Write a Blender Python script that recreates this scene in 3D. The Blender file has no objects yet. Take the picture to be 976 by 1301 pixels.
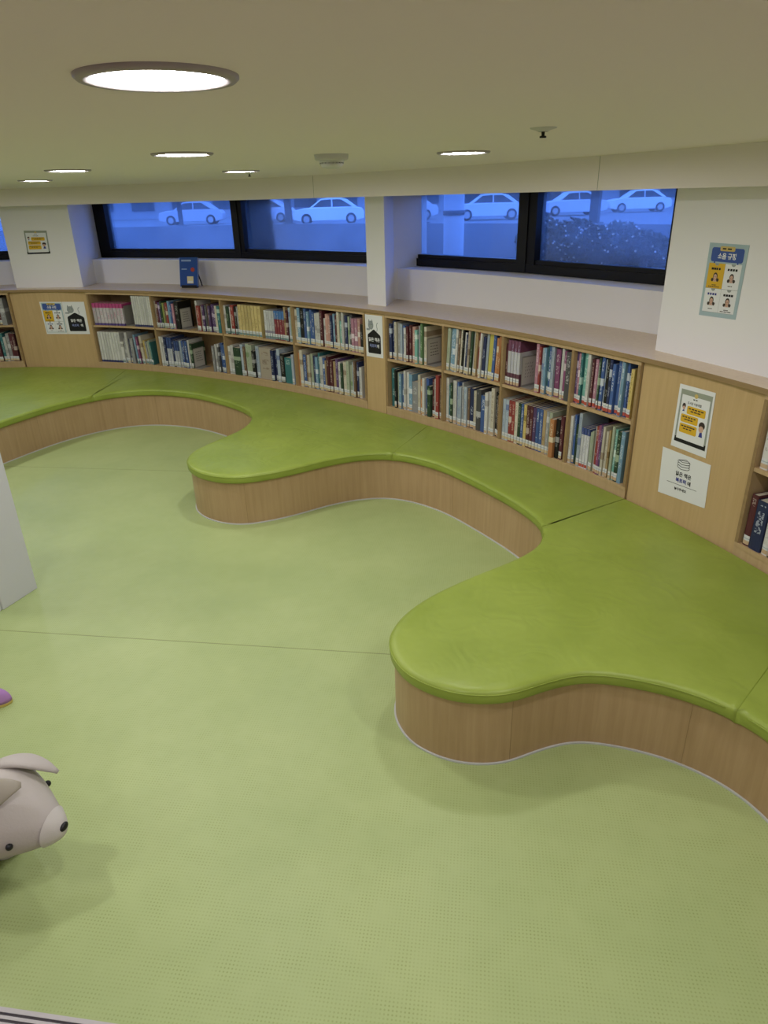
import bpy, bmesh, math, random
from mathutils import Vector, Matrix
random.seed(7)
SC = bpy.context.scene
COL = SC.collection
PI = math.pi
H = 2.0            # lens height
SEAT = 0.36
CEIL = 2.155
SOFFIT = 2.0
SHELF_TOP = 1.19

# ------------------------------------------------------------------ materials
MATS = {}
def mat(name, col, rough=0.6, spec=0.3, metal=0.0):
    if name in MATS: return MATS[name]
    m = bpy.data.materials.new(name); m.use_nodes = True
    b = m.node_tree.nodes['Principled BSDF']
    b.inputs['Base Color'].default_value = (*col, 1)
    b.inputs['Roughness'].default_value = rough
    b.inputs['Specular IOR Level'].default_value = spec
    b.inputs['Metallic'].default_value = metal
    MATS[name] = m
    return m
class NT:
    """small helper to write node graphs"""
    def __init__(s, m): s.t = m.node_tree; s.b = s.t.nodes.get('Principled BSDF')
    def n(s, typ, ins=None, **kw):
        x = s.t.nodes.new(typ)
        for k, v in kw.items(): setattr(x, k, v)
        for k, v in (ins or {}).items():
            if isinstance(v, bpy.types.NodeSocket): s.t.links.new(v, x.inputs[k])
            else: x.inputs[k].default_value = v
        return x
    def link(s, a, b): s.t.links.new(a, b)
    def math(s, op, a, b=0.0, c=None):
        d = {0: a, 1: b}
        if c is not None: d[2] = c
        return s.n('ShaderNodeMath', d, operation=op).outputs[0]
    def mix(s, f, a, b):
        x = s.n('ShaderNodeMix', data_type='RGBA')
        for i, v in ((0, f), (6, a), (7, b)):
            if isinstance(v, bpy.types.NodeSocket): s.link(v, x.inputs[i])
            else: x.inputs[i].default_value = v if i == 0 else (*v, 1)
        return x.outputs[2]
    def ramp(s, f, stops, const=False):
        x = s.n('ShaderNodeValToRGB', {0: f})
        r = x.color_ramp
        if const: r.interpolation = 'CONSTANT'
        while len(r.elements) < len(stops): r.elements.new(0.5)
        for e, (p, c) in zip(r.elements, stops):
            e.position = p; e.color = (*c, 1)
        return x.outputs[0]

def wood(name, col, dark, rough=0.45, horizontal=False, joints=0):
    if name in MATS: return MATS[name]
    m = mat(name, col, rough); t = NT(m)
    co = t.n('ShaderNodeTexCoord').outputs['Object']
    sc = (3, 3, 40) if horizontal else (45, 45, 2.2)
    mp = t.n('ShaderNodeMapping', {'Vector': co, 'Scale': sc}).outputs[0]
    n1 = t.n('ShaderNodeTexNoise', {'Vector': mp, 'Scale': 1.0, 'Detail': 4.0, 'Roughness': 0.6}).outputs[0]
    n2 = t.n('ShaderNodeTexNoise', {'Vector': co, 'Scale': 2.3, 'Detail': 3.0}).outputs[0]
    f = t.math('ADD', t.math('MULTIPLY', n1, 0.6), t.math('MULTIPLY', n2, 0.4))
    f = t.n('ShaderNodeMapRange', {0: f, 1: 0.36, 2: 0.64}).outputs[0]
    t.link(t.mix(f, dark, col), t.b.inputs['Base Color'])
    return m

M_wall = mat('white_paint', (0.86, 0.845, 0.86), 0.75)
M_ceil = mat('ceiling_paint', (0.89, 0.82, 0.80), 0.8)
M_panel = wood('birch_panel', (0.60, 0.425, 0.215), (0.53, 0.365, 0.175), 0.4)
M_case = wood('birch_case', (0.56, 0.40, 0.225), (0.49, 0.34, 0.18), 0.45)
M_top = wood('birch_top', (0.78, 0.64, 0.50), (0.70, 0.56, 0.43), 0.35)
M_edge = wood('plywood_edge', (0.36, 0.245, 0.12), (0.29, 0.19, 0.09), 0.5, True)
M_base = wood('bench_plywood', (0.50, 0.345, 0.19), (0.42, 0.28, 0.145), 0.4)
M_black = mat('black_frame', (0.006, 0.006, 0.009), 0.35)
M_white = mat('white_card', (0.80, 0.80, 0.80), 0.6)
M_seal = mat('sealant', (0.55, 0.56, 0.55), 0.4)
M_trimring = mat('lamp_trim', (0.42, 0.38, 0.38), 0.4)
M_dark = mat('dark_plastic', (0.012, 0.012, 0.013), 0.4)
M_grey = mat('grey_plate', (0.42, 0.42, 0.42), 0.5)
M_joint = mat('panel_joint', (0.42, 0.41, 0.36), 0.8)

# green vinyl floor with a fine dot grid
def floor_mat():
    m = mat('green_vinyl', (0.42, 0.5, 0.16), 0.42, 0.35); t = NT(m)
    co = t.n('ShaderNodeTexCoord').outputs['Object']
    rot = t.n('ShaderNodeMapping', {'Vector': co, 'Rotation': (0, 0, math.radians(8.3)), 'Scale': (1, 1, 1)}).outputs[0]
    sep = t.n('ShaderNodeSeparateXYZ', {0: rot})
    def cell(v):
        f = t.math('FRACT', t.math('DIVIDE', v, 0.0112))
        return t.math('SUBTRACT', f, 0.5)
    cx, cy = cell(sep.outputs[0]), cell(sep.outputs[1])
    d = t.math('SQRT', t.math('ADD', t.math('MULTIPLY', cx, cx), t.math('MULTIPLY', cy, cy)))
    dot = t.n('ShaderNodeMapRange', {0: d, 1: 0.32, 2: 0.14}).outputs[0]
    big = t.n('ShaderNodeTexNoise', {'Vector': co, 'Scale': 1.3, 'Detail': 5.0, 'Roughness': 0.6}).outputs[0]
    mid = t.n('ShaderNodeTexNoise', {'Vector': co, 'Scale': 14.0, 'Detail': 3.0}).outputs[0]
    amt = t.n('ShaderNodeMapRange', {0: mid, 1: 0.3, 2: 0.7, 3: 0.08, 4: 0.55}).outputs[0]
    bm_ = t.n('ShaderNodeMapRange', {0: big, 1: 0.35, 2: 0.65}).outputs[0]
    base = t.mix(bm_, (0.37, 0.45, 0.19), (0.435, 0.51, 0.225))
    cc = t.mix(t.math('MULTIPLY', dot, amt), base, (0.22, 0.27, 0.06))
    # welded seams of the vinyl sheets run across the room
    y = t.math('SUBTRACT', sep.outputs[1], FL_SEAM)
    ym = t.math('ABSOLUTE', t.math('SUBTRACT', t.math('FRACT', t.math('ADD', t.math('DIVIDE', y, FL_PITCH), 0.5)), 0.5))
    seam = t.math('LESS_THAN', ym, 0.0032 / FL_PITCH)
    cc = t.mix(t.math('MULTIPLY', seam, 0.65), cc, (0.17, 0.19, 0.06))
    t.link(cc, t.b.inputs['Base Color'])
    bp_ = t.n('ShaderNodeBump', {'Height': dot, 'Strength': 0.12, 'Distance': 0.001})
    t.link(bp_.outputs[0], t.b.inputs['Normal'])
    return m
_a = math.radians(8.3)
def _rot_y(x, y): return x * math.sin(_a) + y * math.cos(_a)
FL_SEAM = _rot_y(-2.02, 3.0)
FL_PITCH = _rot_y(-3.25, 5.48) - FL_SEAM
M_floor = floor_mat()

def cushion_mat():
    m = mat('green_leatherette', (0.29, 0.37, 0.022), 0.4, 0.4); t = NT(m)
    co = t.n('ShaderNodeTexCoord').outputs['Object']
    n = t.n('ShaderNodeTexNoise', {'Vector': co, 'Scale': 3.0, 'Detail': 6.0, 'Roughness': 0.65}).outputs[0]
    f = t.n('ShaderNodeMapRange', {0: n, 1: 0.35, 2: 0.65}).outputs[0]
    t.link(t.mix(f, (0.262, 0.338, 0.048), (0.314, 0.395, 0.066)), t.b.inputs['Base Color'])
    n2 = t.n('ShaderNodeTexNoise', {'Vector': co, 'Scale': 5.0, 'Detail': 2.0, 'Distortion': 1.2}).outputs[0]
    n3 = t.n('ShaderNodeTexNoise', {'Vector': co, 'Scale': 300.0, 'Detail': 1.0}).outputs[0]
    hgt = t.math('ADD', t.math('MULTIPLY', n2, 1.0), t.math('MULTIPLY', n3, 0.02))
    b = t.n('ShaderNodeBump', {'Height': hgt, 'Strength': 0.35, 'Distance': 0.02})
    t.link(b.outputs[0], t.b.inputs['Normal'])
    return m
M_cush = cushion_mat()

def emit(name, col, s):
    m = bpy.data.materials.new(name); m.use_nodes = True
    nt = m.node_tree; nt.nodes.clear()
    e = nt.nodes.new('ShaderNodeEmission'); o = nt.nodes.new('ShaderNodeOutputMaterial')
    e.inputs[0].default_value = (*col, 1); e.inputs[1].default_value = s
    nt.links.new(e.outputs[0], o.inputs[0]); return m
M_lamp = emit('lamp_diffuser', (1.0, 0.98, 0.985), 106.0)

def glass_mat():
    """clear pane with a thin film of grime that catches the daylight"""
    m = bpy.data.materials.new('window_glass'); m.use_nodes = True
    nt = m.node_tree; nt.nodes.clear(); t = NT(m)
    o = nt.nodes.new('ShaderNodeOutputMaterial')
    tr = t.n('ShaderNodeBsdfTransparent', {0: (0.82, 0.89, 0.97, 1)}); gl = t.n('ShaderNodeBsdfGlossy', {'Roughness': .03})
    tl = t.n('ShaderNodeBsdfTranslucent', {0: (.75, .80, .86, 1)})
    co = t.n('ShaderNodeTexCoord').outputs['Object']
    ns = t.n('ShaderNodeTexNoise', {'Vector': co, 'Scale': 2.2, 'Detail': 5.0, 'Roughness': .65}).outputs[0]
    am = t.n('ShaderNodeMapRange', {0: ns, 1: .3, 2: .7, 3: .05, 4: .20}).outputs[0]
    m1 = t.n('ShaderNodeMixShader', {0: am, 1: tr.outputs[0], 2: tl.outputs[0]})
    fr = t.n('ShaderNodeFresnel', {0: 1.45})
    m2 = t.n('ShaderNodeMixShader', {0: fr.outputs[0], 1: m1.outputs[0], 2: gl.outputs[0]})
    t.link(m2.outputs[0], o.inputs[0]); return m
M_glass = glass_mat()

# ------------------------------------------------------------------ object helpers
def link(o, parent=None):
    COL.objects.link(o)
    if parent is not None: o.parent = parent
    return o
def tag(o, label=None, cat=None, group=None, kind=None):
    if label: o['label'] = label
    if cat: o['category'] = cat
    if group: o['group'] = group
    if kind: o['kind'] = kind
    return o
def thing(name, label, cat, loc=(0, 0, 0), rz=0.0, group=None):
    o = bpy.data.objects.new(name, None); o.empty_display_size = 0.1
    o.location = loc; o.rotation_euler = (0, 0, rz)
    link(o); return tag(o, label, cat, group)
class B:
    """collects shapes, then links them as one mesh object"""
    def __init__(s): s.bm = bmesh.new(); s.mats = []
    def mi(s, m):
        if m not in s.mats: s.mats.append(m)
        return s.mats.index(m)
    def face(s, pts, m, smooth=False):
        vs = [s.bm.verts.new(p) for p in pts]
        f = s.bm.faces.new(vs); f.material_index = s.mi(m); f.smooth = smooth; return f
    def box(s, lo, hi, m, M=None):
        x0, y0, z0 = lo; x1, y1, z1 = hi
        P = [(x0,y0,z0),(x1,y0,z0),(x1,y1,z0),(x0,y1,z0),(x0,y0,z1),(x1,y0,z1),(x1,y1,z1),(x0,y1,z1)]
        if M is not None: P = [M @ Vector(p) for p in P]
        vs = [s.bm.verts.new(p) for p in P]; k = s.mi(m)
        for q in ((3,2,1,0),(4,5,6,7),(0,1,5,4),(1,2,6,5),(2,3,7,6),(3,0,4,7)):
            f = s.bm.faces.new([vs[i] for i in q]); f.material_index = k
        return s
    def prism(s, poly, z0, z1, m, mtop=None, cap=True):
        n = len(poly); k = s.mi(m); kt = s.mi(mtop) if mtop else k
        a = [s.bm.verts.new((p[0], p[1], z0)) for p in poly]
        b = [s.bm.verts.new((p[0], p[1], z1)) for p in poly]
        for i in range(n):
            j = (i + 1) % n
            f = s.bm.faces.new((a[i], a[j], b[j], b[i])); f.material_index = k
        if cap:
            f = s.bm.faces.new(b); f.material_index = kt
            f = s.bm.faces.new(a[::-1]); f.material_index = k
            s.bm.normal_update(); bmesh.ops.triangulate(s.bm, faces=[q for q in s.bm.faces if len(q.verts) > 8])
        return s
    def lathe(s, prof, m, seg=32, M=None, smooth=True, sx=1.0, sy=1.0):
        """prof: list of (radius, z)"""
        k = s.mi(m); rings = []
        for r, z in prof:
            if r < 1e-6:
                p = Vector((0, 0, z)); rings.append([s.bm.verts.new(M @ p if M else p)])
            else:
                ring = []
                for i in range(seg):
                    a = 2 * PI * i / seg; p = Vector((r * math.cos(a) * sx, r * math.sin(a) * sy, z))
                    ring.append(s.bm.verts.new(M @ p if M else p))
                rings.append(ring)
        for A, C_ in zip(rings, rings[1:]):
            for i in range(seg):
                j = (i + 1) % seg
                if len(A) == 1 and len(C_) == 1: continue
                if len(A) == 1: q = (A[0], C_[j], C_[i])
                elif len(C_) == 1: q = (A[i], A[j], C_[0])
                else: q = (A[i], A[j], C_[j], C_[i])
                f = s.bm.faces.new(q); f.material_index = k; f.smooth = smooth
        return s
    def ball(s, c, r, m, M=None, u=24, v=16):
        rx, ry, rz = r
        prof = [(math.sin(PI * i / v), -math.cos(PI * i / v)) for i in range(v + 1)]
        prof[0] = (0, -1); prof[-1] = (0, 1)
        T = Matrix.Translation(c) @ Matrix.Diagonal((rx, ry, rz, 1))
        return s.lathe(prof, m, u, (M @ T) if M is not None else T)
    def tube(s, pts, rad, m, seg=10):
        k = s.mi(m); rings = []
        for i, p in enumerate(pts):
            p = Vector(p); a = Vector(pts[max(0, i - 1)]); b = Vector(pts[min(len(pts) - 1, i + 1)])
            d = (b - a).normalized(); u = d.orthogonal().normalized() if abs(d.z) > .95 else d.cross(Vector((0, 0, 1))).normalized()
            w = d.cross(u); r = rad[i] if isinstance(rad, (list, tuple)) else rad
            rings.append([s.bm.verts.new(p + (u * math.cos(2*PI*j/seg) + w * math.sin(2*PI*j/seg)) * r) for j in range(seg)])
        for A, C_ in zip(rings, rings[1:]):
            for i in range(seg):
                j = (i + 1) % seg
                f = s.bm.faces.new((A[i], A[j], C_[j], C_[i])); f.material_index = k; f.smooth = True
        for ring in (rings[0], rings[-1]):
            f = s.bm.faces.new(ring); f.material_index = k
        return s
    def build(s, name, parent=None, bevel=0.0, seg=2, normals=True):
        if normals: bmesh.ops.recalc_face_normals(s.bm, faces=s.bm.faces[:])
        me = bpy.data.meshes.new(name); s.bm.to_mesh(me); s.bm.free()
        for m in s.mats: me.materials.append(m)
        o = bpy.data.objects.new(name, me); link(o, parent)
        if bevel:
            md = o.modifiers.new('edge', 'BEVEL'); md.width = bevel; md.segments = seg; md.limit_method = 'ANGLE'; md.angle_limit = math.radians(40)
        return o

# ------------------------------------------------------------------ the curved book wall in plan
PX = (-2.9e-05, -0.000306, -0.001105, -0.033749, 0.763381, -0.620262)
PY = (4.1e-05, -0.000686, 0.00322, -0.039997, -0.654564, 6.11964)
def _pv(c, t):
    v = 0.0
    for k in c: v = v * t + k
    return v
_T = [-5.4 + 11.6 * i / 4640 for i in range(4641)]
_C = [Vector((_pv(PX, t), _pv(PY, t))) for t in _T]
_S = [0.0]
for a_, b_ in zip(_C, _C[1:]): _S.append(_S[-1] + (b_ - a_).length)
import bisect
def curve(s):
    """point, tangent (along the wall, posters -> pillar), outward normal"""
    i = min(max(bisect.bisect(_S, s), 1), len(_S) - 2)
    t = (_C[i + 1] - _C[i - 1]).normalized()
    p = _C[i] + t * (s - _S[i])
    return p, t, Vector((-t.y, t.x))
def wp(s, o=0.0):
    p, t, n = curve(s); return p + n * o
def strip(s0, s1, o, step=0.12):
    n = max(1, round((s1 - s0) / step))
    return [wp(s0 + (s1 - s0) * i / n, o) for i in range(n + 1)]
def ring(s0, s1, o0, o1, step=0.12):
    return strip(s0, s1, o0, step) + strip(s0, s1, o1, step)[::-1]
class Plane:
    """flat stretch of wall: local u along it, y outward, z up"""
    def __init__(s, s0, s1, o):
        a, b = wp(s0, o), wp(s1, o); s.a = a; s.L = (b - a).length; s.t = (b - a).normalized(); s.n = Vector((-s.t.y, s.t.x))
        s.rz = math.atan2(s.t.y, s.t.x)
    def at(s, u, y=0.0): return s.a + s.t * u + s.n * y
    def mtx(s, u=0, y=0, z=0):
        p = s.at(u, y); return Matrix.Translation((p.x, p.y, z)) @ Matrix.Rotation(s.rz, 4, 'Z')

S0, S1 = -0.3, 11.5
# ------------------------------------------------------------------ room shell
def _thr(x): return 1.103 + (x + .772) * (-.049 / .321) - .02      # line of the threshold strip
b = B(); b.prism([Vector((-7.5, _thr(-7.5))), Vector((4.5, _thr(4.5))), Vector((4.5, 9.5)), Vector((-7.5, 9.5))], -0.1, 0.0, M_floor); tag(b.build('floor'), kind='structure')
M_landing = wood('landing_boards', (.42, .30, .22), (.34, .24, .17), .4, True)
b = B(); b.prism([Vector((-7.5, -2.8)), Vector((4.5, -2.8)), Vector((4.5, _thr(4.5))), Vector((-7.5, _thr(-7.5)))], -0.1, 0.0, M_landing); tag(b.build('floor_landing'), kind='structure')
cpoly = strip(S0, S1, 0.95, 0.3) + [Vector((2.9, -2.6)), Vector((-6.6, -2.6))]
b = B(); b.prism(cpoly, CEIL, CEIL + 0.1, M_ceil); tag(b.build('ceiling'), kind='structure')
e0, e1 = wp(S0, 0.95), wp(S1, 0.95)
b = B(); b.box((-6.7, -2.7, 0), (3.0, -2.6, 2.3), M_wall); tag(b.build('wall_back'), kind='structure')
b = B(); b.prism([Vector((-6.6, -2.6)), Vector((-6.5, -2.6)), e0, wp(S0, .0), e0 + Vector((-.25, -.1))], 0, 2.3, M_wall); tag(b.build('wall_left'), kind='structure')
b = B(); b.prism([Vector((2.9, -2.6)), Vector((2.8, -2.6)), wp(S1, .0), wp(S1 + .05, .95)], 0, 2.3, M_wall); tag(b.build('wall_right'), kind='structure')
# parapet below the windows
b = B(); b.prism(ring(S0, S1, 0.55, 0.95), 0, 1.44, M_wall); tag(b.build('wall_parapet'), kind='structure')
# bulkhead over the windows, hanging below the ceiling
b = B(); b.prism(ring(S0, S1, -0.2, 0.95), SOFFIT, CEIL, M_ceil); o = b.build('ceiling_bulkhead'); tag(o, kind='structure')
for s in (5.95, 8.52):
    p, t, n = curve(s); q = p - n * 0.2
    M = Matrix.Translation((q.x, q.y, 0)) @ Matrix.Rotation(math.atan2(t.y, t.x), 4, 'Z')
    B().box((-.0015, -.0012, SOFFIT + .001), (.0015, .0, CEIL - .001), M_joint, M).build('panel_joint', o)
# piers between the windows
PLN = {'pierL': Plane(1.80, 2.6, .18), 'pillar': Plane(6.2, 6.45, .18), 'pierR': Plane(8.65, 9.8, .18),
       'panL': Plane(1.80, 2.70, .03), 'panP': Plane(6.245, 6.475, .003), 'panR': Plane(8.77, 9.53, .016)}
q = PLN['pierL']
b = B(); b.prism([q.at(0.02), q.at(.797), Vector((-3.17, 8.40)), Vector((-3.17, 8.6)), q.at(0.02, .8)], SHELF_TOP, SOFFIT, M_wall); tag(b.build('wall_pier'), kind='structure')
q = PLN['pillar']
b = B(); b.prism([q.at(-.088), q.at(.12), Vector((.215, 6.47)), Vector((.24, 6.62)), q.at(-.10, .75)], SHELF_TOP, SOFFIT, M_wall); tag(b.build('wall_pillar'), kind='structure')
q = PLN['pierR']
b = B(); b.prism([q.at(.05), q.at(1.186)] + strip(9.8, S1, .18) + strip(9.4, S1, .9)[::-1] + [Vector((1.87, 4.62)), Vector((1.84, 4.55))], SHELF_TOP, SOFFIT, M_wall)
tag(b.build('wall_pier_right'), kind='structure')
b = B(); b.prism(ring(S0, 0.35, .18, .95), SHELF_TOP, SOFFIT, M_wall); tag(b.build('wall_end'), kind='structure')

# ------------------------------------------------------------------ windows
ZS, ZG = 1.443, 1.535
def bar(b, p, q, z0, z1, d0, d1, m):
    t = (q - p).normalized(); L = (q - p).length
    M = Matrix.Translation((p.x, p.y, 0)) @ Matrix.Rotation(math.atan2(t.y, t.x), 4, 'Z')
    b.box((0, d0, z0), (L, d1, z1), m, M)
def window(k, P, jl, jr, mull):
    """P: three plan points along the window; two panes meeting at a mullion"""
    f = B()
    for p, q in zip(P, P[1:]):
        bar(f, p, q, ZS, ZG - .03, -.05, .05, M_black)
        bar(f, p, q, ZG - .03, ZG, -.03, .05, M_black)
    t0 = (P[1] - P[0]).normalized(); t1 = (P[2] - P[1]).normalized()
    bar(f, P[0], P[0] + t0 * jl, ZS, SOFFIT, -.05, .05, M_black)
    bar(f, P[2] - t1 * jr, P[2], ZS, SOFFIT, -.05, .05, M_black)
    fo = f.build('window_%d' % k); tag(fo, kind='structure')
    g = B()
    bar(g, P[1] - t0 * mull, P[1], ZS, SOFFIT, -.055, .05, M_black)
    bar(g, P[1], P[1] + t1 * mull, ZS, SOFFIT, -.045, .05, M_black)
    g.build('mullion', fo)
    for p, q in zip(P, P[1:]):
        g = B(); t = (q - p).normalized()
        bar(g, p + t * .02, q - t * .02, ZG - .02, SOFFIT - .001, .015, .021, M_glass)
        g.build('pane', fo)
V = lambda x, y: Vector((x, y))
window(1, [V(-3.19, 8.47), V(-1.41, 7.74), V(0.0, 6.73)], .20, .05, .072)
window(2, [V(.20, 6.54), V(1.16, 5.53), V(1.86, 4.56)], .03, .012, .085)
window(3, [wp(.35, .85), wp(1.1, .85), wp(1.83, .85)], .05, .12, .08)

# ------------------------------------------------------------------ board on top, panels, bookcases
b = B(); b.prism(ring(S0, S1, -0.012, 0.55), SHELF_TOP - .028, SHELF_TOP, M_edge, M_top)
o = b.build('top_board', bevel=.003)
tag(o, 'long curved birch board capping all the bookcases below the windows', 'shelf board')
def flat_panel(pl, name, label, u0=0.0, u1=None):
    u1 = pl.L if u1 is None else u1
    M = pl.mtx()
    b = B(); b.box((u0 + .005, 0.0, 0.0), (u1 - .005, 0.02, SHELF_TOP - .028), M_panel, M)
    return tag(b.build(name), label, 'panel')
flat_panel(PLN['panL'], 'plywood_panel', 'birch plywood panel with a noise rules sheet and a black house sheet side by side')
flat_panel(PLN['panP'], 'plywood_panel', 'narrow birch plywood panel below the white pillar between two bookcases')
flat_panel(PLN['panR'], 'plywood_panel', 'broad birch plywood panel with two white notices one above the other')

ZB, ZM = 0.43, 0.822     # upper faces of the bottom board and the middle shelf
DEP = 0.38
def bookcase(s0, s1, divs, label):
    root = thing('bookcase', label, 'bookcase', (*wp((s0 + s1) / 2, DEP / 2), 0))
    inv = Matrix.Translation(-root.location)
    def put(b, nm, bev=0.0):
        b.bm.transform(inv); return b.build(nm, root, bev)
    b = B(); b.prism(ring(s0, s1, 0.0, DEP), ZB - .02, ZB, M_case); put(b, 'bottom_board')
    b = B(); b.prism(ring(s0, s1, 0.004, 0.024), 0.0, ZB - .02, M_case); put(b, 'kick_board')
    b = B(); b.prism(ring(s0, s1, DEP, DEP + .012), 0.0, SHELF_TOP - .03, M_case); put(b, 'back_panel')
    b = B(); b.prism(ring(s0, s1, 0.0, DEP), SHELF_TOP - .05, SHELF_TOP - .0285, M_case); put(b, 'header_board')
    def upright(s, z0, nm):
        p, t, n = curve(s); M = Matrix.Translation((p.x, p.y, 0)) @ Matrix.Rotation(math.atan2(t.y, t.x), 4, 'Z')
        b = B(); b.box((-.0095, .0, z0), (.0095, .002, SHELF_TOP - .05), M_edge, M); b.box((-.0095, .002, z0), (.0095, DEP, SHELF_TOP - .05), M_case, M); put(b, nm)
    upright(s0 + .0105, ZB, 'side_panel'); upright(s1 - .0105, ZB, 'side_panel')
    for d in divs: upright(d, ZB, 'divider')
    E_ = [s0 + .01] + divs + [s1 - .01]
    for a, c in zip(E_, E_[1:]):
        b = B(); b.prism(ring(a + .0095, c - .0095, 0.003, DEP), ZM - .019, ZM, M_case); put(b, 'shelf')
    return root
D1 = [3.513, 4.434, 5.362]
D2 = [7.094, 7.668, 8.265]
bookcase(2.70, 6.245, D1, 'long birch bookcase of four bays between the poster panel and the pillar')
bookcase(6.475, 8.77, D2, 'birch bookcase of four bays between the pillar and the broad panel')
bookcase(0.35, 1.80, [1.06], 'birch bookcase beside the panel with the black house sheet, mostly cut off')
bookcase(9.53, 11.2, [10.1, 10.65], 'birch bookcase just beyond the broad panel with two white notices, mostly cut off')
# ------------------------------------------------------------------ books
# colour word, spine colour, ink, optional (top colour, start), optional (bottom colour, end)
BK = dict(
 Wh=('white', (.68,.67,.64), (.35,.33,.32)), Cr=('cream', (.66,.60,.46), (.30,.22,.15)), Be=('beige', (.48,.40,.30), (.2,.14,.1)),
 Gy=('grey', (.33,.33,.34), (.6,.6,.6)), Dg=('dark grey', (.09,.09,.10), (.5,.5,.5)), Bk=('black', (.012,.012,.014), (.4,.4,.4)),
 Br=('brown', (.20,.11,.06), (.5,.42,.3)), Tn=('tan', (.50,.34,.14), (.2,.12,.05)), Ma=('maroon', (.12,.018,.03), (.55,.45,.4)),
 Rd=('red', (.38,.035,.03), (.7,.6,.5)), Or=('orange', (.62,.22,.04), (.8,.7,.5)), Sa=('salmon', (.62,.30,.24), (.8,.75,.7)),
 Pk=('pink', (.55,.22,.33), (.8,.7,.75)), Mg=('magenta', (.30,.06,.20), (.7,.6,.65)), Pu=('purple', (.12,.055,.20), (.6,.5,.65)),
 Nv=('navy', (.022,.035,.13), (.55,.6,.7)), Bl=('blue', (.045,.13,.42), (.7,.75,.8)), Lb=('light blue', (.20,.42,.62), (.75,.8,.85)),
 Pb=('pale blue', (.42,.52,.62), (.15,.2,.4)), Te=('teal', (.02,.20,.22), (.5,.65,.6)), Mi=('mint green', (.16,.50,.42), (.7,.8,.75)),
 Dn=('dark green', (.025,.07,.035), (.4,.5,.35)), Gn=('green', (.12,.28,.10), (.6,.7,.5)), Pg=('pale green', (.45,.52,.36), (.2,.3,.15)),
 Li=('lime green', (.36,.45,.07), (.2,.25,.05)), Ye=('yellow', (.74,.54,.10), (.28,.2,.05)), Yv=('bright yellow', (.60,.52,.02), (.5,.45,.02)),
 # series with printed bands
 Ps=('white pink-topped', (.62,.56,.60), (.45,.10,.22), ((.60,.03,.25), .80), ((.11,.06,.30), .10)),
 Ws=('tall white', (.70,.70,.66), (.36,.40,.36), ((.70,.70,.66), .95), ((.05,.06,.20), .07)),
 Rb=('blue-topped red', (.30,.03,.05), (.6,.5,.4), ((.05,.22,.60), .72), None),
 Wb=('pale-based white', (.66,.68,.70), (.25,.2,.25), None, ((.33,.30,.42), .30)),
 Ys=('plain yellow', (.74,.56,.16), (.25,.18,.05), None, None),
 Ms=('maroon-topped white', (.66,.66,.70), (.4,.4,.6), ((.22,.06,.14), .76), ((.16,.05,.09), .28)),
 Bw=('blue-topped white', (.62,.64,.68), (.10,.16,.40), ((.03,.07,.24), .62), None),
 Ws2=('navy-topped white', (.68,.69,.72), (.3,.3,.4), ((.05,.09,.32), .84), None),
 Cs=('banded', (0,0,0), (0,0,0)),
)
def _mute(c):
    l = .3 * c[0] + .55 * c[1] + .15 * c[2]
    return tuple((v + (l - v) * .22) * .92 for v in c)
BK = {k: tuple([v[0], _mute(v[1]), v[2]] + [(w and (_mute(w[0]), w[1])) for w in v[3:]]) for k, v in BK.items()}
def book_mat(code, dep=0):
    nm = 'book_' + code
    if nm in MATS: return MATS[nm]
    d = BK[code]; m = mat(nm, d[1], .42, .4); t = NT(m)
    tc = t.n('ShaderNodeTexCoord'); g = t.n('ShaderNodeSeparateXYZ', {0: tc.outputs['Generated']}); oi = t.n('ShaderNodeObjectInfo')
    rnd = oi.outputs['Random']
    gz, gx = g.outputs[2], g.outputs[0]
    # title lettering down the spine: broken blocks that differ from book to book
    sh = t.math('MULTIPLY', rnd, 91.0)
    cx = t.n('ShaderNodeCombineXYZ', {0: t.math('MULTIPLY', gx, 5.0), 1: sh, 2: t.math('MULTIPLY', gz, 34.0)})
    n = t.n('ShaderNodeTexNoise', {'Vector': cx.outputs[0], 'Scale': 1.0, 'Detail': 1.0}).outputs[0]
    c2 = t.n('ShaderNodeCombineXYZ', {0: sh, 1: 3.0, 2: t.math('MULTIPLY', gz, 4.0)})
    blk = t.n('ShaderNodeTexNoise', {'Vector': c2.outputs[0], 'Scale': 1.0, 'Detail': 0.0}).outputs[0]
    f = t.math('MULTIPLY', t.math('GREATER_THAN', n, .52), t.math('GREATER_THAN', blk, .46))
    inx = t.math('LESS_THAN', t.math('ABSOLUTE', t.math('SUBTRACT', gx, .5)), .27)
    inz = t.math('MULTIPLY', t.math('GREATER_THAN', gz, .30), t.math('LESS_THAN', gz, .93))
    f = t.math('MULTIPLY', t.math('MULTIPLY', f, inx), t.math('MULTIPLY', inz, .6))
    # slight tone change per copy
    base = t.mix(rnd, tuple(c * .82 for c in d[1]), tuple(min(1, c * 1.12) for c in d[1]))
    if len(d) > 3:
        if d[3]: base = t.mix(t.math('GREATER_THAN', gz, d[3][1]), base, d[3][0])
        if d[4]: base = t.mix(t.math('LESS_THAN', gz, d[4][1]), base, d[4][0])
    else:
        bandz = t.math('LESS_THAN', t.math('ABSOLUTE', t.math('SUBTRACT', gz, t.math('ADD', .35, t.math('MULTIPLY', rnd, .5)))), .07)
        pick = t.math('GREATER_THAN', t.math('FRACT', t.math('MULTIPLY', rnd, 7.31)), .62)
        base = t.mix(t.math('MULTIPLY', t.math('MULTIPLY', bandz, pick), .85), base, d[2])
    t.link(t.mix(f, base, d[2]), t.b.inputs['Base Color'])
    return m
M_page = mat('book_pages', (.60, .55, .44), .8)
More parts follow.
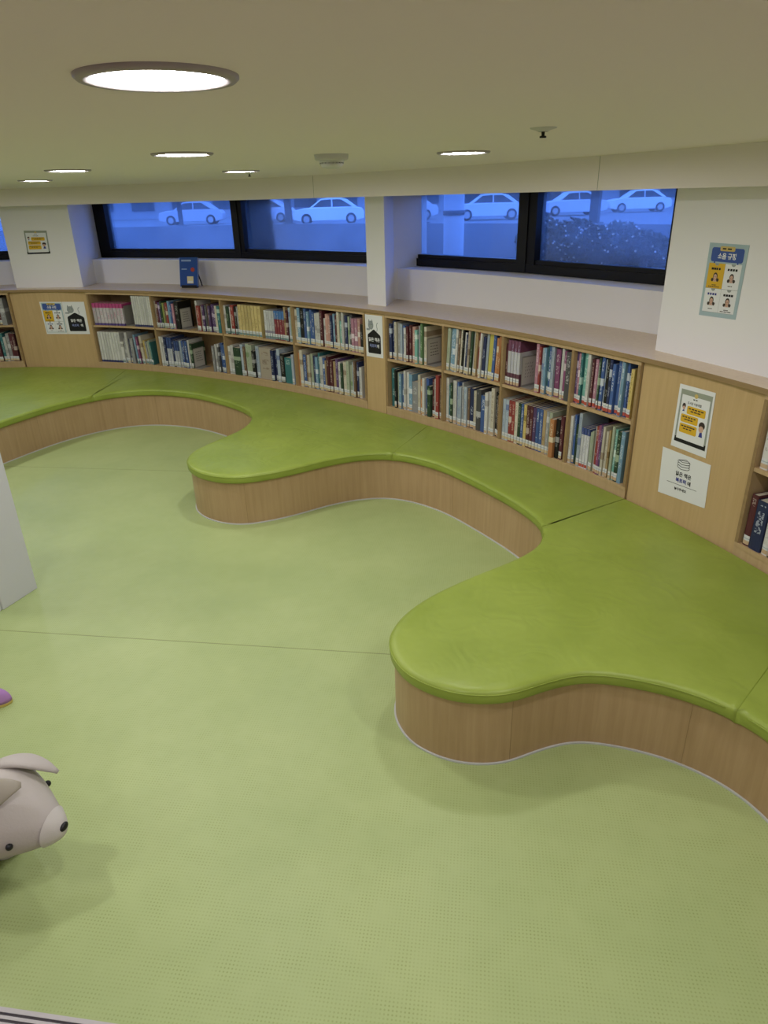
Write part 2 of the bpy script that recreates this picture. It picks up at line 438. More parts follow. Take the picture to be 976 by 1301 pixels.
def label_mat(nm, lower):
    m = mat('call_number_' + nm, (.7, .7, .7), .5)
    if 'done' in m: return m
    m['done'] = 1; t = NT(m); tc = t.n('ShaderNodeTexCoord'); gz = t.n('ShaderNodeSeparateXYZ', {0: tc.outputs['Generated']}).outputs[2]
    gz = t.math('ADD', gz, 0.0)
    c = t.ramp(gz, [(0, lower), (.42, (.66, .68, .70)), (.62, (.40, .47, .52)), (.70, (.70, .71, .72))], True)
    t.link(c, t.b.inputs['Base Color']); return m
LABS = dict(y=('yellow', (.62, .52, .32)), g=('grey', (.42, .45, .42)), n=('navy', (.03, .04, .16)), r=('red', (.50, .10, .07)), w=('white', (.66, .66, .64)), o=('orange', (.58, .42, .27)), t=('teal', (.20, .30, .30)))
ORD = 'zeroth first second third fourth fifth sixth seventh eighth ninth tenth eleventh twelfth thirteenth fourteenth fifteenth sixteenth seventeenth eighteenth nineteenth twentieth twenty-first twenty-second twenty-third twenty-fourth twenty-fifth twenty-sixth twenty-seventh twenty-eighth twenty-ninth thirtieth'.split()
def make_book(p, rz, lean, w, d, h, code, lab, label, group, facing=False):
    r = thing('book', label, 'book', (p.x, p.y, p.z), rz, group)
    r.rotation_euler = (0, lean, rz)
    M = book_mat(code); bt = min(.0028, w * .16); bow = min(.003, w * .12)
    b = B()
    # spine and two boards as one U shaped shell, spine slightly rounded
    x = w / 2
    outer = [(-x, d), (-x, bow), (-x * .6, .0006), (0, 0), (x * .6, .0006), (x, bow), (x, d)]
    inner = [(x - bt, d), (x - bt, bow + bt), (-x + bt, bow + bt), (-x + bt, d)]
    b.prism([Vector(q) for q in outer + inner], 0, h, M, cap=False)
    k = 0
    n = 11
    for z in (0, h):
        vsx = [v for v in b.bm.verts if abs(v.co.z - z) < 1e-6]
        for idx in ((0, 1, 9, 10), (1, 2, 4, 5, 8, 9), (5, 6, 7, 8), (2, 3, 4)):
            b.bm.faces.new([vsx[i] for i in idx])
    cov = b.build('cover', r)
    B().box((-x + bt, bow + bt, .003), (x - bt, d - .004, h - .003), M_page).build('page_block', r)
    if lab:
        z0 = .008; z1 = z0 + .046
        b = B(); L = label_mat(*LABS[lab]); y = -.0007
        P = [(-x * .98, bow - .0004), (-x * .6, y), (0, y - .0004), (x * .6, y), (x * .98, bow - .0004)]
        Q = [(a, c + .0005) for a, c in P]
        b.prism([Vector(q) for q in P + Q[::-1]], z0, z1, L, cap=True); b.build('spine_label', r)
    return r
def bookend(p, rz, label, slats=False, plain=False):
    r = thing('bookend', label, 'bookend', (p.x, p.y, p.z), rz)
    M = mat('bookend_metal', (.30, .29, .27), .5, .4)
    b = B(); b.box((-.001, .02, 0), (.001, .17, .20), M); b.build('plate', r, .0004)
    B().box((.0022, .02, 0.0003), (.085, .17, .0018), M).build('foot', r)
    if plain: return r
    b = B(); b.box((.0011, .026, .012), (.0018, .164, .192), mat('notice_paper', (.56, .54, .50), .6)); pp = b.build('notice', r)
    b = B(); rr = random.Random(3)
    ink = mat('notice_ink', (.20, .19, .18), .6)
    for k in range(5):
        z = .155 - .022 * k; y = .05
        while y < .13:
            L = rr.uniform(.010, .022)
            if slats: b.face([(.0021, y, z - .012), (.0021, y + .009, z - .004), (.0021, y + .011, z + .004), (.0021, y + .002, z - .004)], ink)
            else: b.face([(.0021, y, z), (.0021, y + L, z), (.0021, y + L, z + .007), (.0021, y, z + .007)], ink)
            y += L + .006
    b.build('lettering', pp)
    return r
ROOM = dict(far=' of long bookcase counting from posters', near=' of bookcase past the pillar')
ORDB = ['', 'first', 'second', 'third', 'fourth']
def bay(s0, s1, row, items, where, baynum, lab, shelfname=None):
    """items: (code, count, width, height[, opts]) along the bay; '-' is a gap; E a bookend"""
    a0, a1 = s0 + .012, s1 - .012
    tot = sum(i[1] * i[2] for i in items); k = (a1 - a0) / tot
    z = (ZM if row == 'upper' else ZB) + .0004; s = a0; cnt = 0; rr = random.Random(int(s0 * 77) + len(items))
    group = '%s row books in the %s bay%s' % (row, ORDB[baynum], ROOM[where] if where in ROOM else where)
    for it in items:
        code, n, w, h = it[:4]; o = it[4] if len(it) > 4 else {}
        for j in range(n):
            ww = w * k; p, t, nn = curve(s + ww / 2)
            rz = math.atan2(t.y, t.x)
            if code == 'E':
                q = p + nn * .015; q = wp(s + .004, .015)
                txt = 'plain grey bookend without notice' if o.get('plain') else 'grey bookend with a printed notice'
                bookend(Vector((q.x, q.y, z)), rz, '%s, %s shelf, %s bay%s' % (txt, row, ORDB[baynum], ROOM[where]), o.get('slats'), o.get('plain'))
            elif code != '-':
                series = len(BK[code]) > 3 or o.get('same')
                hh = h if series else h * rr.uniform(.925, 1.05)
                hh = hh * (1.05 if where == 'near' else 1.0); hh = min(hh, (SHELF_TOP - .05 - ZM if row == 'upper' else ZM - .019 - ZB) - .008)
                inset_ = .016 + (0 if series else rr.uniform(-.008, .016)) + o.get('in', 0)
                lean = o.get('lean', 0)
                # on a bent shelf neighbours converge at the back: keep a hair of air between them
                th = ww * ((.90 if len(BK[code]) > 3 else .945) - .03 * abs(lean) / .1) - .0007
                d = o.get('d', min(.24, hh * rr.uniform(.70, .80)))
                q = p + nn * inset_ - t * (math.sin(lean) * hh * .0)
                cnt += 1
                cw = BK[code][0]
                bayw = ORDB[baynum] + ' bay' if where in ROOM else 'bay'
                lab_ = '%s book, %s along %s shelf, %s%s' % (cw, ORD[cnt], row, bayw, ROOM.get(where, where))
                zz = z + (abs(math.sin(lean)) * th / 2)
                make_book(Vector((q.x, q.y, zz)), rz, lean, th, d, hh, code, o.get('lab', lab), lab_, group)
            s += ww
U, L_ = 'upper', 'lower'
E_ = [2.72] + D1 + [6.225]
bay(E_[0], E_[1], U, [('Ps',9,.043,.225,{'lab':None}),('E',1,.10,0,{'plain':1}),('-',1,.03,0),('Ws',9,.028,.325,{'lab':None}),('-',1,.01,0)], 'far', 1, 'n')
bay(E_[0], E_[1], L_, [('Ws',8,.030,.32,{'lab':None}),('Wh',1,.030,.24),('Gy',1,.024,.28),('Wh',1,.028,.31,{'lab':'y'}),('Nv',1,.026,.27,{'lab':'y'}),('Gy',1,.036,.28,{'lab':None}),('-',1,.02,0),('Lb',1,.020,.30,{'lean':-.05}),('Mg',1,.02,.28,{'lean':-.05}),('Br',1,.02,.26,{'lean':-.05}),('Cr',1,.026,.285,{'lean':-.05}),('Ye',1,.024,.26,{'lean':-.05}),('Gy',1,.02,.25,{'lean':-.05}),('Pg',2,.020,.245,{'lean':-.05}),('Te',1,.018,.24,{'lean':-.05}),('-',1,.07,0)], 'far', 1, 't')
bay(E_[1], E_[2], U, [('Be',1,.026,.26),('Ma',1,.022,.26),('Pu',1,.022,.255),('Dn',1,.02,.255),('Li',1,.026,.265),('Br',1,.02,.25),('Rd',1,.022,.26),('Lb',1,.026,.27),('Bl',1,.02,.25),('Pk',1,.024,.26),('Bk',1,.05,.265,{'lab':None}),('E',1,.19,0),('Wh',1,.02,.28),('Rd',1,.040,.25),('Be',1,.024,.255),('Pu',1,.024,.27),('Dg',1,.024,.265),('Br',1,.022,.26),('Pu',3,.024,.255),('Cr',1,.024,.27),('Te',1,.034,.25,{'lab':None}),('-',1,.02,0)], 'far', 2, 'g')
bay(E_[1], E_[2], L_, [('Wh',2,.026,.29),('Nv',1,.026,.30),('Bw',2,.030,.30),('Nv',1,.024,.28),('Bw',2,.026,.27),('Pb',1,.024,.29),('Bl',1,.026,.29),('Nv',1,.024,.30),('Bl',1,.028,.285),('Wh',1,.020,.29),('Dn',1,.026,.27),('E',1,.18,0),('-',1,.06,0),('Gy',1,.026,.26,{'lab':None}),('Wh',2,.022,.28),('Dg',1,.018,.26),('Bl',2,.026,.29),('Pb',1,.022,.27)], 'far', 2, 'g')
bay(E_[2], E_[3], U, [('Wh',1,.026,.28),('Dn',1,.034,.275),('Wh',1,.018,.27),('Rd',1,.036,.27),('Bk',1,.024,.255),('Gy',1,.032,.27),('Ys',7,.037,.285,{'lab':'t'}),('-',1,.035,0),('Wb',4,.028,.255,{'lab':'t'}),('Rb',4,.029,.26,{'lab':'t'}),('Tn',1,.020,.29),('Ma',1,.022,.28),('Pb',1,.024,.29),('Pg',1,.026,.30)], 'far', 3, 't')
bay(E_[2], E_[3], L_, [('Wh',1,.022,.27),('Wh',1,.028,.29),('Dn',1,.062,.28,{'lab':None,'in':-.005}),('Pb',1,.022,.30),('Br',1,.02,.29),('Pg',2,.030,.30),('Bk',1,.026,.26),('Pb',1,.030,.30),('Be',1,.11,.30,{'lab':None,'d':.21}),('Nv',2,.026,.29),('Pb',1,.026,.30),('Bk',1,.036,.27),('Te',1,.060,.25,{'lab':None}),('Pb',1,.020,.27),('Pk',1,.02,.27)], 'far', 3, 'g')
bay(E_[3], E_[4], U, [('Cr',1,.034,.30),('Lb',1,.030,.30),('Bk',1,.040,.31),('Bl',1,.026,.30),('Lb',1,.024,.28),('Bl',2,.024,.305),('Wh',2,.032,.295),('Ma',1,.026,.30),('Wh',1,.02,.25),('Sa',2,.028,.275),('Nv',1,.024,.285),('Lb',1,.022,.285),('Ma',1,.022,.27),('Cr',1,.026,.31),('Mi',1,.026,.25),('Wh',1,.022,.30),('Nv',1,.026,.29),('Pg',1,.024,.30),('Dg',1,.028,.29),('Pk',2,.03,.29),('Sa',1,.028,.28),('Bk',1,.03,.24)], 'far', 4, 'y')
bay(E_[3], E_[4], L_, [('Or',1,.024,.31,{'lab':None}),('Cr',1,.034,.32),('Bl',1,.034,.30),('Br',1,.022,.30),('Cr',1,.028,.30),('Pg',1,.026,.295),('Nv',1,.022,.31),('Lb',1,.028,.28),('Te',1,.022,.31),('Wh',1,.034,.31),('Bl',1,.022,.305),('Tn',1,.022,.29),('Ma',2,.032,.30),('Tn',1,.030,.27),('Pu',1,.026,.30),('Wh',1,.030,.27),('Dn',1,.026,.29),('Cr',1,.032,.30),('Pg',2,.030,.29),('Pb',1,.024,.29),('Br',1,.020,.30),('Nv',1,.020,.30),('Wh',1,.028,.27,{'d':.22}),('-',1,.05,0)], 'far', 4, 'y')
F_ = [6.495] + D2 + [8.75]
bay(F_[0], F_[1], U, [('Nv',2,.028,.28),('Cr',1,.022,.265),('Gy',1,.026,.265),('Pb',1,.022,.27),('Bl',1,.022,.265),('Wh',1,.024,.26),('Ma',2,.024,.27),('Sa',1,.034,.275),('Mi',1,.028,.245),('Gy',1,.032,.28),('Gn',1,.020,.30),('Cr',1,.026,.29),('E',1,.17,0)], 'near', 1, 'o')
bay(F_[0], F_[1], L_, [('Te',1,.042,.29,{'lab':None}),('Bk',1,.022,.30),('Pg',1,.024,.29),('Lb',1,.024,.29),('Bl',1,.020,.28),('Wh',2,.022,.29),('Lb',1,.034,.28),('Gy',1,.06,.25,{'lab':None,'d':.2}),('Cr',1,.026,.28),('Or',1,.022,.26),('Wh',1,.024,.28),('Bl',1,.026,.27),('Dn',1,.034,.24,{'lab':None,'in':-.01}),('Ma',1,.022,.30),('Wh',1,.02,.28),('Rd',1,.030,.31),('Br',1,.036,.29)], 'near', 1, 'o')
bay(F_[1], F_[2], U, [('Pg',1,.032,.285,{'lean':.06}),('Lb',2,.028,.30,{'lean':.06}),('Wh',1,.022,.31,{'lean':.06}),('Br',1,.018,.30,{'lean':.06}),('Cr',1,.026,.31,{'lean':.06}),('Bk',1,.020,.29,{'lean':.06}),('Wh',1,.022,.29,{'lean':.06}),('Nv',1,.020,.29,{'lean':.06}),('Be',1,.020,.31,{'lean':.06}),('Dn',1,.020,.30,{'lean':.06}),('Wh',1,.022,.31,{'lean':.06}),('Tn',1,.024,.31,{'lean':.06}),('Rd',1,.030,.29,{'lean':.06}),('Wh',1,.020,.30,{'lean':.06}),('Nv',1,.030,.29,{'lean':.06}),('Pb',1,.024,.31,{'lean':.06}),('Yv',1,.044,.33,{'lean':.06,'lab':'y'}),('Bl',1,.026,.29,{'lean':.06}),('Or',2,.024,.30,{'lean':.06}),('-',1,.035,0)], 'near', 2, 'y')
bay(F_[1], F_[2], L_, [('Wh',1,.028,.32),('Te',1,.024,.29),('Dn',1,.024,.28),('Wh',1,.036,.31),('Bl',1,.018,.29),('Pb',1,.038,.30),('Gy',1,.020,.31),('Pb',1,.028,.29),('Br',1,.022,.30),('Nv',1,.040,.28),('Cr',1,.028,.27),('Dg',1,.046,.28,{'lab':None}),('Bl',1,.05,.26,{'lab':None}),('Wh',2,.028,.30),('Cr',1,.032,.31),('Bk',1,.028,.30),('Br',1,.024,.28)], 'near', 2, 'o')
bay(F_[2], F_[3], U, [('Ma',1,.026,.27),('Ms',4,.031,.285),('E',1,.16,0,{'slats':1}),('Pk',1,.030,.31),('Rd',1,.018,.27),('Pb',1,.026,.29),('Lb',1,.022,.29),('Te',1,.022,.29),('Bl',1,.022,.30),('Pb',1,.030,.315),('Mg',1,.048,.29),('Bk',1,.022,.30),('Wh',1,.024,.305),('Mg',1,.022,.30),('Dg',1,.05,.28,{'lab':None,'in':-.008})], 'near', 3, 'o')
bay(F_[2], F_[3], L_, [('Pb',2,.026,.275,{'same':1}),('Rd',2,.026,.275,{'same':1}),('Cr',1,.026,.275,{'same':1}),('Dn',1,.024,.275,{'same':1}),('Bl',1,.022,.275,{'same':1}),('Ye',1,.024,.275,{'same':1}),('Ma',2,.026,.275,{'same':1}),('Pu',1,.026,.275,{'same':1}),('Bl',2,.026,.275,{'same':1}),('Tn',1,.026,.275,{'same':1}),('Gy',1,.024,.275,{'same':1}),('Pg',1,.024,.275,{'same':1}),('Or',1,.034,.26,{'lab':None,'in':-.02}),('Bk',1,.03,.25,{'lab':None}),('Ma',1,.024,.27),('Pk',1,.024,.29)], 'near', 3, 'y')
bay(F_[3], F_[4], U, [('Pu',1,.024,.325),('Pk',1,.024,.31),('Te',1,.022,.32),('Mi',1,.044,.325),('Wh',1,.028,.32),('Ma',1,.026,.27),('Pk',1,.028,.29),('Wh',1,.024,.26),('Dn',1,.018,.28),('Bl',1,.030,.325),('Pb',1,.022,.30),('Bk',1,.028,.31),('Nv',1,.024,.31),('Bl',2,.030,.29),('Wh',1,.022,.31),('Lb',1,.026,.32),('Bl',1,.022,.31),('Nv',1,.020,.28),('Ye',1,.030,.27),('-',1,.03,0)], 'near', 4, 'r')
bay(F_[3], F_[4], L_, [('Wh',1,.026,.29),('Bl',1,.020,.30),('Dn',1,.036,.25,{'lab':None}),('Pb',1,.030,.315),('Ws2',3,.026,.245,{'lab':'r'}),('Pg',2,.018,.245),('Wh',1,.020,.29),('Rd',1,.026,.30),('Mg',1,.020,.28),('Pu',1,.018,.30),('Cr',2,.022,.29),('Tn',1,.018,.285),('Li',1,.020,.32),('Pg',1,.022,.30),('Mi',1,.020,.29),('Dn',1,.034,.29),('Lb',1,.034,.30,{'lab':None,'d':.2}),('-',1,.03,0)], 'near', 4, 'o')
PL = ' of cut off bookcase beside the posters'
bay(1.072, 1.785, U, [('-',1,.20,0),('Wh',1,.03,.28),('Rd',1,.03,.25),('Nv',1,.03,.30),('Cr',2,.028,.28),('Mg',2,.028,.25),('Bl',1,.03,.29),('Pk',1,.03,.26),('Nv',1,.034,.30),('Ma',1,.03,.23),('Gy',1,.05,.27,{'lab':None}),('-',1,.05,0)], PL, 1, 'y')
bay(1.072, 1.785, L_, [('-',1,.18,0),('Gy',1,.03,.27),('Te',1,.03,.28),('Wh',2,.026,.27),('Bl',1,.03,.29),('Pu',1,.028,.27),('Lb',1,.03,.26),('Sa',1,.022,.30),('Ma',1,.036,.29),('Te',1,.030,.31),('Wh',1,.026,.25),('Gy',1,.034,.30),('Ma',2,.030,.29),('-',1,.02,0)], PL, 1, 'y')
PR = ' of cut off bookcase past the notices'
bay(9.552, 10.085, U, [('Wh',2,.034,.30),('Or',2,.03,.27),('Dg',1,.026,.29),('Wh',1,.03,.29),('Bl',1,.03,.28),('Cr',1,.03,.27),('-',1,.16,0)], PR, 1, 'o')
bay(9.552, 10.085, L_, [('Ma',1,.030,.26,{'in':-.004}),('Nv',1,.055,.27,{'lab':None,'in':-.01}),('Wh',1,.028,.28),('Dn',1,.03,.25),('Nv',1,.03,.28),('Wh',1,.03,.30),('Bl',1,.03,.29),('-',1,.17,0)], PR, 1, 'o')

# ------------------------------------------------------------------ the wavy bench
FRONT = [(-5.6,5.9),(-5.2,5.95),(-4.8,5.75),(-4.45,5.3),(-4.15,4.85),(-3.8,4.72),(-3.48,4.92),(-3.32,5.27),(-3.19,5.6),(-2.98,6.03),(-2.72,6.34),(-2.42,6.50),(-2.1,6.49),(-1.75,6.34),(-1.45,6.09),(-1.19,5.80),(-1.075,5.52),(-1.11,5.2),(-1.26,4.93),(-1.375,4.70),(-1.36,4.46),(-1.2,4.26),(-.95,4.17),(-.65,4.28),(-.37,4.46),(-.12,4.55),(.12,4.52),(.38,4.31),(.6,3.97),(.78,3.63),(.855,3.36),(.80,3.13),(.64,2.97),(.43,2.83),(.23,2.68),(.09,2.53),(.015,2.38),(.01,2.24),(.08,2.09),(.24,1.985),(.43,1.97),(.61,2.04),(.78,2.07),(1.02,1.99),(1.19,1.86),(1.28,1.70),(1.30,1.5),(1.26,1.3),(1.22,1.1)]
def catmull(P, n=10):
    P = [Vector(p) for p in P]; P = [P[0] * 2 - P[1]] + P + [P[-1] * 2 - P[-2]]; out = []
    for i in range(1, len(P) - 2):
        a, b, c, d = P[i-1:i+3]
        for k in range(n):
            t = k / n
            out.append(.5 * (2*b + (c-a)*t + (2*a-5*b+4*c-d)*t*t + (3*b-a-3*c+d)*t**3))
    out.append(P[-2]); return out
FP = catmull(FRONT)
for _ in range(12):
    FP = [FP[0]] + [(a + b * 2 + c) / 4 for a, b, c in zip(FP, FP[1:], FP[2:])] + [FP[-1]]
def inset_path(P, d):
    out = []
    for i, p in enumerate(P):
        t = (P[min(i+1, len(P)-1)] - P[max(i-1, 0)]).normalized()
        out.append(p + Vector((-t.y, t.x)) * d)
    return out
def prune(P, eps=.012):
    out = [P[0]]
    for p in P[1:]:
        if (p - out[-1]).length > eps: out.append(p)
    return out
bp_ = prune(inset_path(FP, .022))
back = strip(0.1, 11.3, -.006, .1)
b = B(); b.prism(bp_ + back[::-1], 0.0, SEAT - .055, M_base)
bench = tag(b.build('bench_base'), 'long wavy plywood bench base under the green cushions, curving along the bookcases', 'bench')
# bead of sealant where the base meets the floor
sl = inset_path(FP, .022); sl = prune(sl, .02)
b = B()
so_, si_ = inset_path(sl, -.007), inset_path(sl, .001)
b.prism(so_ + si_[::-1], 0.0, .007, M_seal); b.build('sealant_bead', bench)
# plywood sheets of the base meet at thin upright joints
def near(x, y):
    return min(range(len(FP)), key=lambda i: (FP[i] - Vector((x, y))).length)
for x, y in ((-3.05, 5.92), (.47, 1.985), (-.93, 4.17), (.45, 4.23), (-2.2, 6.49), (1.1, 1.94)):
    i = near(x, y); t = (FP[i+1] - FP[i-1]).normalized(); p = FP[i] + Vector((-t.y, t.x)) * .022
    M = Matrix.Translation((p.x, p.y, 0)) @ Matrix.Rotation(math.atan2(t.y, t.x), 4, 'Z')
    B().box((-.001, -.0008, .008), (.001, .002, SEAT - .057), M_edge, M).build('joint', bench)

def cushion(i0, i1, s0, s1, label):
    """one seat pad: outline from the bench front and the bookcase line, rounded upper edge"""
    g = .0025
    fr = FP[i0:i1+1]; bk = strip(s0, s1, -.004, .06)[::-1]
    out = prune(fr + bk, .01)
    if (out[0] - out[-1]).length < .01: out.pop()
    n = len(out)
    wt = [1.0 if min((p - q).length for q in fr[1:-1]) < .004 else .045 for p in out]
    # refine straight sides so that the rounding stays even
    def inset(P, d):
        R = []
        for i in range(n):
            a, p, c = P[i-1], P[i], P[(i+1) % n]
            t0 = (p - a).normalized(); t1 = (c - p).normalized()
            n0 = Vector((-t0.y, t0.x)); n1 = Vector((-t1.y, t1.x)); m = (n0 + n1)
            if m.length < 1e-4: m = n0
            m.normalize(); k = max(.35, m.dot(n0)); R.append(p + m * (d * wt[i] / k))
        return R
    prof = [(g + .004, 0), (g, .006), (g, .040), (g + .003, .047), (g + .009, .053), (g + .018, .0565), (g + .032, .0585), (g + .055, .0595)]
    bmq = B(); k = bmq.mi(M_cush); rings = []
    for d, z in prof:
        rings.append([bmq.bm.verts.new((p.x, p.y, SEAT - .055 + z)) for p in inset(out, d)])
    for A, C_ in zip(rings, rings[1:]):
        for i in range(n):
            j = (i + 1) % n
            f = bmq.bm.faces.new((A[i], A[j], C_[j], C_[i])); f.smooth = True
    top = bmq.bm.faces.new(rings[-1])
    bot = bmq.bm.faces.new(rings[0][::-1])
    bmq.bm.normal_update(); bmesh.ops.triangulate(bmq.bm, faces=[top, bot])
    o = bmq.build('seat_cushion')
    tag(o, label, 'cushion', 'green seat cushions of the wavy bench')
    # welt seam around the visible front edge
    w = B()
    pth = inset_path(FP[i0+2:i1-1], -.0002 + g)
    pth = prune(pth, .02)
    w.tube([(p.x, p.y, SEAT - .055 + .0425) for p in pth], .0022, M_cush, 6); w.build('welt', o)
    return o
cuts = [(0, 0.1), (near(-2.72, 6.36), None), (near(.08, 4.53), None), (near(.855, 3.31), None), (near(1.2, 1.85), None), (len(FP)-1, 11.3)]
backs = [0.1, 3.05, 6.95, 8.78, 10.02, 11.3]
labels = ['green cushion pad in front of the panel with the black house sheet',
          'large green cushion pad with a rounded tip, in front of the long bookcase',
          'narrow green cushion pad between the two rounded tips, below the four bay bookcase',
          'big green cushion pad with a rounded tip below the two white notices',
          'green cushion pad cut off at the picture edge beside the big tip']
for k in range(5):
    cushion(cuts[k][0], cuts[k+1][0], backs[k], backs[k+1], labels[k])

# ------------------------------------------------------------------ ceiling lamps and fittings
def downlight(x, y, label):
    r = thing('ceiling_downlight', label, 'ceiling light', (x, y, CEIL), 0, 'round ceiling downlights')
    b = B(); b.lathe([(.087, -.003), (.092, -.007), (.104, -.007), (.1085, -.003), (.1085, 0.0)], M_trimring, 64); b.build('trim_ring', r)
    b = B(); b.lathe([(0, -.0038), (.089, -.0038), (.089, -.001)], M_lamp, 48); b.build('diffuser', r)
for x, y, l in ((-.29, 1.09, 'biggest round downlight with a grey rim, alone over the floor'),
                (-.68, 2.74, 'round downlight second in line behind the biggest one'),
                (-1.51, 3.78, 'round downlight third in line behind the biggest one'),
                (-2.29, 5.15, 'small far round downlight at the end of the line towards the posters'),
                (-.78, 4.46, 'small round downlight between the smoke detector and the third one, in front of the window'),
                (.36, 3.12, 'round downlight alone beyond the smoke detector towards the broad panel'),
                (1.02, 1.45, 'round downlight over the big tip of the bench'),
                (-1.75, 1.75, 'round downlight over the white stand'),
                (-3.0, 3.3, 'round downlight far beyond the white stand'),
                (-4.0, 5.2, 'round downlight over the far bay of the bench'),
                (.75, -.35, 'round downlight behind the viewer over the step'),
                (-1.1, -.55, 'round downlight behind the viewer over the middle'),
                (-3.62, 6.25, 'added unseen downlight over the bench by the black house sheet'),  # extra lamp added out of view to brighten the far pier
                (-4.7, 4.0, 'added unseen downlight at the far side of the room'),  # likewise added out of view, more light for that end
                (-2.7, .6, 'round downlight behind the viewer by the plain wall')):
    downlight(x, y, l)
r = thing('smoke_detector', 'white smoke detector with a ribbed dome on the ceiling', 'detector', (-.17, 3.04, CEIL))
M_det = mat('detector_white', (.62, .62, .60), .5)
b = B(); b.lathe([(0, -.022), (.060, -.022), (.066, -.018), (.068, 0)], M_det, 40); b.build('base', r)
b = B()
b.lathe([(0, -.050), (.022, -.050), (.038, -.046), (.046, -.036), (.046, -.033), (.041, -.031), (.047, -.028), (.050, -.0222)], M_det, 40); b.build('dome', r)
b = B()
for i in range(18):
    a = 2 * PI * i / 18; M = Matrix.Rotation(a, 4, 'Z'); b.box((.0412, -.0018, -.034), (.0475, .0018, -.029), M_grey, M)
b.build('vent_grille', r)
def sprinkler(x, y, label):
    r = thing('ceiling_sprinkler', label, 'sprinkler', (x, y, CEIL))
    b = B(); b.lathe([(.012, -.010), (.020, -.006), (.034, -.0025), (.036, 0)], M_det, 28); b.build('rosette', r)
    b = B(); b.lathe([(0, -.024), (.009, -.024), (.009, -.020), (.004, -.019), (.005, -.008), (.012, -.006), (.012, 0)], M_dark, 16); b.build('nozzle', r)
sprinkler(.45, 2.07, 'white sprinkler rosette with a dark nozzle alone near the bulkhead')
sprinkler(-.78, 4.75, 'small dark sprinkler just beyond a far downlight')

# ------------------------------------------------------------------ printed sheets
INK = {k: mat('ink_' + k, c, .55) for k, c in dict(white=(.80,.81,.82), blue=(.055,.105,.36), yellow=(.72,.44,.03), black=(.012,.012,.014), navy=(.04,.05,.26),
       sky=(.40,.52,.56), grey=(.33,.36,.35), sage=(.33,.36,.29), skin=(.62,.40,.30), hair=(.05,.035,.03), tab=(.62,.47,.16), cat=(.30,.33,.34), lilac=(.22,.26,.50), red=(.55,.08,.06), cover=(.015,.075,.33), cream=(.78,.70,.40), pale=(.30,.42,.66)).items()}
def text_mesh(body, size, bold=0.0, squeeze=1.0):
    cu = bpy.data.curves.new('lettering', 'FONT'); cu.body = body; cu.size = 1.0; cu.align_x = 'CENTER'; cu.align_y = 'CENTER'
    cu.offset = bold; cu.resolution_u = 3
    ob = bpy.data.objects.new('lettering', cu); COL.objects.link(ob)
    dg = bpy.context.evaluated_depsgraph_get(); dg.update()
    me = bpy.data.meshes.new_from_object(ob.evaluated_get(dg), depsgraph=dg)
    bpy.data.objects.remove(ob); bpy.data.curves.remove(cu)
    xs = [v.co.x for v in me.vertices]; ys = [v.co.y for v in me.vertices]
    cx, cy, h = (min(xs)+max(xs))/2, (min(ys)+max(ys))/2, max(ys)-min(ys)
    k = size / h
    V_ = [((v.co.x-cx)*k*squeeze, (v.co.y-cy)*k) for v in me.vertices]
    F_ = [tuple(p.vertices) for p in me.polygons]
    bpy.data.meshes.remove(me)
    return V_, F_
